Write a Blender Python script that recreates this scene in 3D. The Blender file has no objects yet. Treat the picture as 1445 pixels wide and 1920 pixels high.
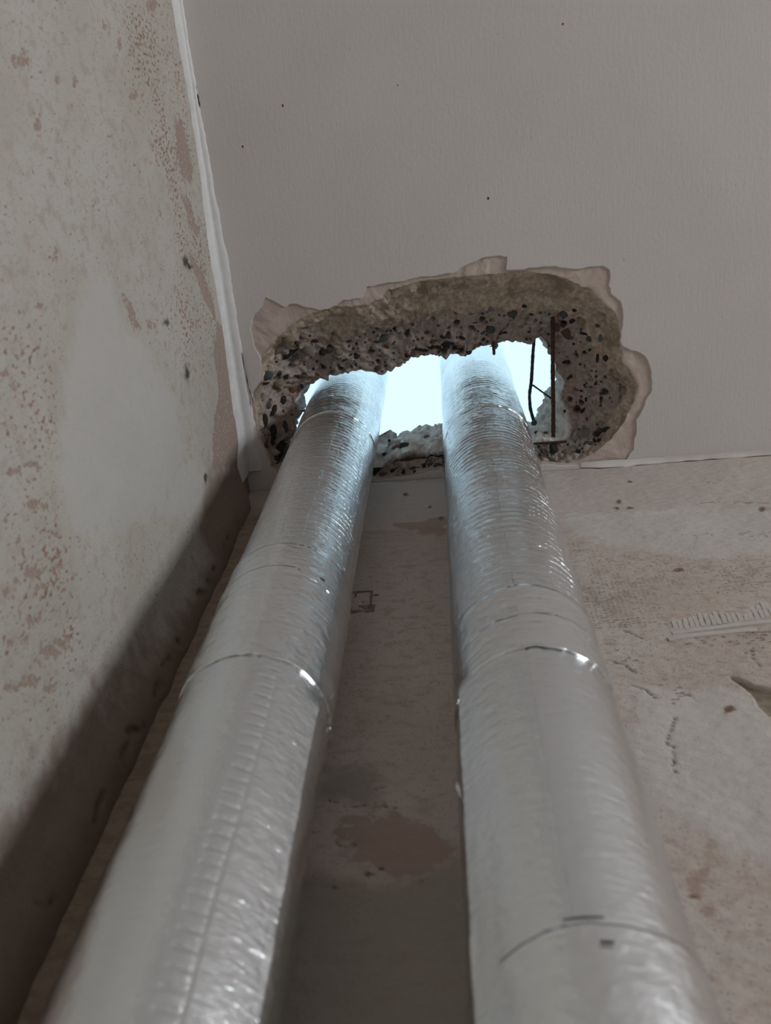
import bpy, bmesh, math, random
import numpy as np
from mathutils import Matrix, Vector

scene = bpy.context.scene
COL = scene.collection
random.seed(7)
RNG = np.random.default_rng(7)

# ------------------------------------------------------------------ camera
cam_data = bpy.data.cameras.new('camera')
cam = bpy.data.objects.new('camera', cam_data)
COL.objects.link(cam)
cam.matrix_world = Matrix.Translation((0.342, -0.543, 1.0)) @ Matrix((
    (0.99526, 0.06497, 0.07234), (0.08721, -0.92545, -0.3687), (0.04299, 0.37327, -0.92673))).to_4x4()
cam_data.sensor_fit = 'VERTICAL'
cam_data.sensor_height = 24.0
cam_data.lens = 22.5
cam_data.clip_start = 0.02
cam_data.dof.use_dof = True
cam_data.dof.focus_distance = 1.42
cam_data.dof.aperture_fstop = 5.0
scene.camera = cam

# ------------------------------------------------------------------ sky and light
world = bpy.data.worlds.new('overcast_sky')
scene.world = world
world.use_nodes = True
bg = world.node_tree.nodes['Background']
bg.inputs[0].default_value = (0.575, 0.81, 0.93, 1)
bg.inputs[1].default_value = 1.4

ROOM_X, ROOM_Y, ROOM_Z = 3.4, -3.8, 2.5
SLAB_TOP = 2.72
WIN_Y0, WIN_Y1, WIN_Z0, WIN_Z1 = -2.0, -1.15, 0.85, 2.2

def area_light(name, loc, rot, sx, sy, power, colour):
    d = bpy.data.lights.new(name, 'AREA')
    d.shape = 'RECTANGLE'; d.size = sx; d.size_y = sy; d.energy = power; d.color = colour
    o = bpy.data.objects.new(name, d); COL.objects.link(o)
    o.location = loc; o.rotation_euler = rot
    return o
# daylight coming in through window_1 in the right wall (light looks along -x)
area_light('window_daylight', (ROOM_X + 0.14, (WIN_Y0 + WIN_Y1) / 2, (WIN_Z0 + WIN_Z1) / 2),
           (0, math.radians(90), 0), WIN_Z1 - WIN_Z0, WIN_Y1 - WIN_Y0, 60, (0.97, 0.985, 1.0))

scene.view_settings.view_transform = 'Standard'
scene.view_settings.look = 'None'
scene.view_settings.exposure = 0.0
scene.view_settings.gamma = 1.0
scene.view_settings.use_curve_mapping = False

# ------------------------------------------------------------------ traced outlines, in metres
RING_PAINT = [(0.3221,-0.3296),(0.342,-0.329),(0.362,-0.3313),(0.3874,-0.3425),(0.4049,-0.3484),(0.4174,-0.3509),(0.4321,-0.3507),(0.4454,-0.3486),(0.4448,-0.339),(0.4422,-0.3296),(0.4606,-0.3269),(0.4852,-0.329),(0.5097,-0.3289),(0.5316,-0.3235),(0.5535,-0.3205),(0.5706,-0.3244),(0.5876,-0.3225),(0.5973,-0.3157),(0.5998,-0.3046),(0.5968,-0.2926),(0.5997,-0.2801),(0.6145,-0.2666),(0.6195,-0.2488),(0.6183,-0.2313),(0.6146,-0.219),(0.6134,-0.2038),(0.6209,-0.1968),(0.6297,-0.191),(0.6397,-0.1889),(0.6524,-0.1789),(0.6575,-0.1695),(0.664,-0.1534),(0.6629,-0.1404),(0.6632,-0.1219),(0.6532,-0.1067),(0.6508,-0.0962),(0.6408,-0.0753),(0.6409,-0.0562),(0.636,-0.0262),(0.6231,-0.0076),(0.5916,-0.0071),(0.5653,-0.0062),(0.5311,-0.0053),(0.4916,-0.0116),(0.4399,-0.0108),(0.3873,-0.009),(0.3258,-0.0106),(0.3258,-0.0166),(0.2894,-0.0097),(0.2581,-0.0051),(0.2113,-0.003),(0.1562,-0.0039),(0.085,-0.011),(0.0513,-0.0229),(0.0375,-0.0539),(0.0345,-0.0703),(0.0268,-0.0897),(0.0228,-0.1166),(0.0223,-0.1403),(0.0244,-0.1558),(0.0302,-0.1696),(0.0438,-0.1852),(0.0473,-0.2053),(0.0486,-0.2203),(0.0418,-0.2433),(0.0403,-0.2558),(0.0394,-0.2707),(0.0423,-0.2827),(0.0486,-0.2919),(0.0612,-0.303),(0.0705,-0.3178),(0.083,-0.3108),(0.0904,-0.3018),(0.0976,-0.3001),(0.1067,-0.3046),(0.1177,-0.3045),(0.129,-0.2976),(0.1411,-0.2961),(0.1551,-0.2904),(0.165,-0.2923),(0.1714,-0.2946),(0.1777,-0.2973),(0.1905,-0.3034),(0.2052,-0.3046),(0.222,-0.3033),(0.2285,-0.3205),(0.2406,-0.3215),(0.2648,-0.3247),(0.2889,-0.3262),(0.3129,-0.329),(0.3366,-0.3277)]
RING_CONCRETE = [(0.3217,-0.3235),(0.3491,-0.323),(0.3764,-0.324),(0.3963,-0.3236),(0.421,-0.324),(0.4458,-0.3256),(0.4703,-0.3248),(0.4923,-0.3201),(0.5143,-0.3164),(0.5313,-0.3089),(0.5435,-0.3031),(0.5581,-0.2945),(0.5728,-0.2884),(0.5788,-0.2793),(0.5923,-0.2634),(0.6071,-0.2523),(0.6121,-0.2394),(0.6134,-0.2216),(0.6147,-0.2037),(0.6172,-0.1881),(0.6173,-0.1726),(0.6274,-0.1614),(0.6325,-0.1532),(0.6441,-0.1313),(0.6404,-0.1157),(0.6329,-0.1002),(0.624,-0.0766),(0.6125,-0.0611),(0.5995,-0.0455),(0.5865,-0.0354),(0.576,-0.0251),(0.5602,-0.0178),(0.5312,-0.0101),(0.4917,-0.0158),(0.4401,-0.0163),(0.3876,-0.0146),(0.3263,-0.0181),(0.3261,-0.0207),(0.2898,-0.0151),(0.2583,-0.0078),(0.2117,-0.0076),(0.1568,-0.0096),(0.0859,-0.0185),(0.0555,-0.0339),(0.0422,-0.0399),(0.0417,-0.0563),(0.0371,-0.0701),(0.0316,-0.0867),(0.0286,-0.1029),(0.0302,-0.124),(0.0315,-0.1422),(0.0311,-0.1579),(0.0329,-0.1706),(0.045,-0.1851),(0.0478,-0.2052),(0.0511,-0.2201),(0.0577,-0.2321),(0.0652,-0.2415),(0.0847,-0.2573),(0.1009,-0.2683),(0.1194,-0.279),(0.1349,-0.285),(0.155,-0.2897),(0.1649,-0.2916),(0.1749,-0.2939),(0.1895,-0.2939),(0.2088,-0.2919),(0.2282,-0.292),(0.2384,-0.2984),(0.2508,-0.3021),(0.2577,-0.3111),(0.2615,-0.3143),(0.2857,-0.3164),(0.3124,-0.322),(0.3363,-0.3231)]
RING_LIP = [(0.0977,-0.1459,2.5864),(0.114,-0.1512,2.5864),(0.1229,-0.157,2.5864),(0.1315,-0.161,2.5864),(0.1392,-0.1558,2.5864),(0.1456,-0.1645,2.5864),(0.1533,-0.1686,2.5864),(0.1711,-0.1736,2.5864),(0.1858,-0.1762,2.5864),(0.2117,-0.1723,2.5864),(0.2229,-0.1669,2.5864),(0.2343,-0.1632,2.5864),(0.2511,-0.1693,2.5864),(0.2694,-0.1724,2.5864),(0.2761,-0.1783,2.5864),(0.2828,-0.1832,2.5864),(0.2981,-0.1848,2.5864),(0.3143,-0.1862,2.5864),(0.3382,-0.1834,2.5864),(0.3648,-0.1823,2.5864),(0.3763,-0.1823,2.5864),(0.3917,-0.1874,2.5864),(0.407,-0.1925,2.5864),(0.4167,-0.1926,2.5864),(0.4226,-0.1868,2.5864),(0.4267,-0.1981,2.5864),(0.4452,-0.1993,2.5864),(0.4663,-0.2012,2.5864),(0.4767,-0.196,2.5864),(0.4837,-0.1945,2.5864),(0.4918,-0.2028,2.5864),(0.5014,-0.202,2.5864),(0.5081,-0.1908,2.5864),(0.5155,-0.1714,2.5864),(0.5236,-0.1506,2.5842),(0.5309,-0.1372,2.581),(0.5379,-0.1252,2.5756),(0.5321,-0.0981,2.5756),(0.5409,-0.0842,2.5702),(0.5488,-0.0712,2.5648),(0.5461,-0.0514,2.554),(0.54,-0.0375,2.5432),(0.514,-0.0373,2.5324),(0.4831,-0.0339,2.5324),(0.492,-0.0075,2.5324),(0.402,-0.003,2.5324),(0.325,-0.0334,2.5324),(0.2918,-0.032,2.5324),(0.2553,-0.0261,2.5324),(0.2161,-0.0214,2.5324),(0.207,-0.003,2.5324),(0.117,-0.006,2.5378),(0.0663,-0.0458,2.5432),(0.0685,-0.0755,2.554),(0.0808,-0.0985,2.5594),(0.089,-0.1114,2.5648),(0.0845,-0.1311,2.5756)]
RING_TOP = [(0.0795,-0.015,2.6296),(0.132,-0.003,2.6296),(0.18,-0.015,2.6296),(0.2195,-0.0515,2.6296),(0.2337,-0.0505,2.6296),(0.246,-0.0387,2.6296),(0.2544,-0.0489,2.6296),(0.264,-0.0512,2.6296),(0.2732,-0.0475,2.6296),(0.289,-0.0562,2.6296),(0.3067,-0.0539,2.6296),(0.3279,-0.0611,2.6296),(0.372,-0.006,2.6296),(0.477,-0.0105,2.6296),(0.4729,-0.0464,2.6296),(0.4898,-0.05,2.6296),(0.4959,-0.0679,2.6296),(0.5015,-0.0713,2.6296),(0.5085,-0.0938,2.6296),(0.5191,-0.1129,2.6296),(0.5286,-0.13,2.6296),(0.5276,-0.1611,2.72),(0.5209,-0.1834,2.72),(0.5125,-0.2021,2.72),(0.4962,-0.2177,2.72),(0.474,-0.2158,2.72),(0.4297,-0.2158,2.72),(0.4072,-0.2104,2.72),(0.3754,-0.2002,2.72),(0.3396,-0.2012,2.72),(0.2855,-0.2,2.72),(0.257,-0.1839,2.72),(0.2347,-0.1783,2.72),(0.212,-0.1893,2.72),(0.185,-0.1932,2.72),(0.1569,-0.1862,2.72),(0.1327,-0.1751,2.72),(0.1133,-0.1673,2.72),(0.0964,-0.1573,2.72),(0.0939,-0.1272,2.6296),(0.094,-0.104,2.6296),(0.0716,-0.0684,2.6296)]
L_SMOOTH = [[(-0.439,1.945),(-0.428,2.005),(-0.38,2.012),(-0.333,2.096),(-0.296,2.119),(-0.244,2.162),(-0.18,2.161),(-0.163,2.107),(-0.154,2.025),(-0.2,1.854),(-0.244,1.775),(-0.302,1.783),(-0.348,1.824),(-0.388,1.862),(-0.415,1.907)],[(-0.18,2.119),(-0.127,2.249),(-0.089,2.205),(-0.11,2.098),(-0.146,2.044)]]
L_BROWN = [[(-0.586,2.382),(-0.58,2.428),(-0.527,2.443),(-0.495,2.433),(-0.501,2.383),(-0.543,2.367)],[(-0.493,2.347),(-0.475,2.406),(-0.432,2.433),(-0.419,2.414),(-0.453,2.371)],[(-0.413,2.344),(-0.392,2.394),(-0.33,2.451),(-0.295,2.444),(-0.32,2.414),(-0.366,2.369)],[(-0.296,2.457),(-0.251,2.516),(-0.131,2.501),(-0.047,2.478),(-0.082,2.366),(-0.114,2.286),(-0.165,2.33),(-0.195,2.398),(-0.261,2.393)],[(-0.406,2.034),(-0.4,2.054),(-0.369,2.071),(-0.355,2.088),(-0.358,2.058),(-0.38,2.041)],[(-0.362,2.104),(-0.352,2.144),(-0.345,2.145),(-0.354,2.11)]]
L_DARK_BROWN = [[(-0.12,2.269),(-0.057,2.481),(0.019,2.539),(0.03,2.39),(0.001,2.208),(-0.049,2.151),(-0.085,2.195)]]
L_LOWER = [[(-0.183,1.385),(-0.096,1.582),(-0.091,1.711),(-0.03,1.942),(0.027,2.264),(0.082,2.304),(0.134,1.646),(0.008,1.404),(-0.124,1.309)]]
L_SPECKLE = [[(-0.704,2.197),(-0.732,2.461),(-0.633,2.474),(-0.387,2.493),(-0.266,2.443),(-0.193,2.343),(-0.255,2.227),(-0.348,2.18),(-0.387,2.274),(-0.452,2.304),(-0.533,2.252),(-0.622,2.217)],[(-0.447,1.742),(-0.405,1.783),(-0.385,1.833),(-0.326,1.798),(-0.296,1.743),(-0.236,1.77),(-0.144,1.743),(-0.116,1.673),(-0.15,1.574)]]
L_SPOT = [(-0.6282,1.8942,-0.0006,0.0097,0.006,-0.0035),(-0.623,1.874,-0.0005,0.0093,0.0042,-0.0024),(-0.6544,1.9458,-0.0005,0.0053,0.0027,-0.0016),(-0.6718,2.1389,-0.0007,0.0077,0.0044,-0.0027),(-0.6542,1.8863,-0.0006,0.007,0.0017,-0.001),(-0.4636,1.8726,0.0008,0.0062,0.0061,-0.0036),(-0.4301,1.8124,0.0015,0.0088,0.0033,-0.0019),(-0.4303,1.7834,0.0005,0.0031,0.0012,-0.0007),(-0.573,1.8921,0.0,0.0074,0.0065,-0.0038),(-0.5873,1.9885,-0.0001,0.006,0.0043,-0.0026),(-0.5763,1.9849,-0.0,0.0075,0.0019,-0.0012),(-0.6049,2.2106,-0.0004,0.0156,0.0047,-0.003),(-0.657,2.1871,-0.0006,0.0084,0.0057,-0.0036),(-0.7152,2.36,-0.0022,0.0217,0.0091,-0.006),(-0.4708,2.2361,0.001,0.0121,0.0036,-0.0024),(-0.5623,2.0891,0.0001,0.0092,0.0016,-0.001),(-0.6117,2.0107,-0.0002,0.0062,0.0059,-0.0035),(-0.6114,1.967,-0.0002,0.0057,0.0028,-0.0017),(-0.3789,1.7341,0.0029,0.0111,0.003,-0.0017),(-0.3929,1.7213,0.0017,0.0071,0.003,-0.0017),(-0.3708,1.7568,0.0013,0.0049,0.002,-0.0011),(-0.3188,1.6996,0.0043,0.0122,0.003,-0.0017),(-0.3166,1.7255,0.0065,0.0187,0.0031,-0.0018),(-0.2844,1.7181,0.0044,0.0112,0.0031,-0.0018),(-0.275,1.7361,0.0023,0.0059,0.0023,-0.0014),(-0.25,1.7398,0.0034,0.008,0.0028,-0.0016),(-0.27,1.6822,0.0019,0.0043,0.0018,-0.0011),(-0.2909,1.6682,0.0034,0.0081,0.0022,-0.0012),(-0.2374,1.6851,0.0084,0.0175,0.0037,-0.0022),(-0.2215,1.693,0.0067,0.0135,0.0023,-0.0013),(-0.2441,1.6568,0.0032,0.0065,0.0036,-0.0021),(-0.219,1.7341,0.0028,0.006,0.0024,-0.0014),(-0.2448,1.637,0.0023,0.0046,0.0049,-0.0028),(-0.2041,1.6658,0.0064,0.0118,0.0037,-0.0021),(-0.199,1.6798,0.0028,0.0053,0.0022,-0.0013),(-0.1982,1.6461,0.0045,0.008,0.0022,-0.0012),(-0.2075,1.6257,0.003,0.0053,0.0024,-0.0014),(-0.1646,1.6833,0.0105,0.018,0.0053,-0.0031),(-0.1588,1.7112,0.0066,0.0116,0.0039,-0.0023),(-0.1641,1.6426,0.0111,0.0178,0.0043,-0.0025),(-0.1401,1.6688,0.0056,0.0088,0.003,-0.0018),(-0.1781,1.6089,0.0092,0.0146,0.0034,-0.002)]
L_DARKSPOT = [(-0.4011,2.323,0.0018,0.0141,0.0059,-0.0041),(-0.3915,2.3413,0.0016,0.0116,0.0033,-0.0023),(-0.2671,2.2358,0.0025,0.0103,0.0074,-0.0052),(-0.1179,2.2424,0.0029,0.0081,0.005,-0.0036),(-0.3445,2.1824,0.0022,0.0116,0.0024,-0.0016),(-0.0291,1.5486,0.0032,0.0033,0.0013,-0.0008)]
B_CHIP = [[(0.608,1.854),(0.617,1.846),(0.624,1.836),(0.641,1.829),(0.665,1.817),(0.644,1.757),(0.626,1.784),(0.623,1.798),(0.62,1.821)]]
B_SMOOTH = [[(0.505,1.842),(0.567,1.836),(0.61,1.822),(0.624,1.784),(0.635,1.733),(0.581,1.578),(0.533,1.615),(0.511,1.629),(0.495,1.669),(0.489,1.729)],[(0.502,2.308),(0.823,2.273),(0.772,2.127),(0.641,2.13),(0.505,2.22)]]
B_BROWN = [[(0.223,1.666),(0.264,1.677),(0.315,1.64),(0.318,1.609),(0.293,1.593),(0.259,1.592),(0.237,1.607)],[(0.493,1.611),(0.508,1.599),(0.507,1.549),(0.493,1.555)],[(0.252,2.309),(0.324,2.318),(0.325,2.261),(0.268,2.271)]]
B_OLIVE = [[(0.199,1.598),(0.256,1.586),(0.297,1.592),(0.327,1.609),(0.34,1.527),(0.335,1.426),(0.183,1.43)],[(0.202,1.734),(0.242,1.731),(0.263,1.699),(0.25,1.677),(0.211,1.688)]]
B_SPOT = [(0.5848,2.3422,0.0023,-0.0004,-0.0011,-0.0063),(0.577,2.3116,0.003,-0.0005,-0.0011,-0.0061),(0.7721,2.2775,0.0042,-0.0007,-0.0018,-0.0058),(0.5941,2.3086,0.0052,-0.0009,-0.0008,-0.004),(0.6141,2.1021,0.0057,-0.0008,-0.0014,-0.006),(0.5901,1.7963,0.0039,-0.0003,-0.0015,-0.0053),(0.3031,2.364,0.0016,-0.0003,0.0,-0.0044),(0.3213,2.3181,0.0024,-0.0004,-0.0001,-0.0062),(0.6155,2.4213,0.0032,-0.0006,-0.0007,-0.0035),(0.255,1.5947,0.0021,-0.0001,0.0001,-0.0023),(0.2653,1.6,0.0021,-0.0001,0.0001,-0.0018),(0.2944,1.5452,0.0012,-0.0001,0.0,-0.001),(0.2295,1.5816,0.0013,-0.0001,0.0001,-0.0011),(0.4985,1.5602,0.0031,-0.0001,-0.0004,-0.0016),(0.47,1.5724,0.0012,-0.0001,-0.0003,-0.0016),(0.2647,2.428,0.0034,-0.0006,0.0002,-0.0072)]
B_CRACK = [[(0.213,1.687),(0.218,1.688),(0.226,1.68),(0.241,1.678),(0.248,1.68)],[(0.264,1.676),(0.276,1.674)],[(0.225,1.639),(0.228,1.631),(0.235,1.628),(0.243,1.631)],[(0.255,1.7),(0.275,1.706)],[(0.538,1.787),(0.527,1.762),(0.52,1.746),(0.526,1.742),(0.519,1.711),(0.52,1.702)],[(0.635,1.897),(0.646,1.907),(0.641,1.889),(0.642,1.861)],[(0.517,1.965),(0.532,1.949),(0.541,1.936)],[(0.499,1.895),(0.509,1.888),(0.516,1.872)],[(0.509,1.847),(0.52,1.836),(0.527,1.821)],[(0.549,1.823),(0.56,1.827),(0.565,1.815)],[(0.295,1.584),(0.301,1.589)],[(0.694,2.314),(0.718,2.318),(0.746,2.309),(0.789,2.293)],[(0.724,2.4),(0.734,2.391)]]
CORNER_HOLE = [(0.048,2.371),(0.046,2.231),(0.034,2.156),(0.031,2.093),(0.027,2.046),(0.027,1.998)]
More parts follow.
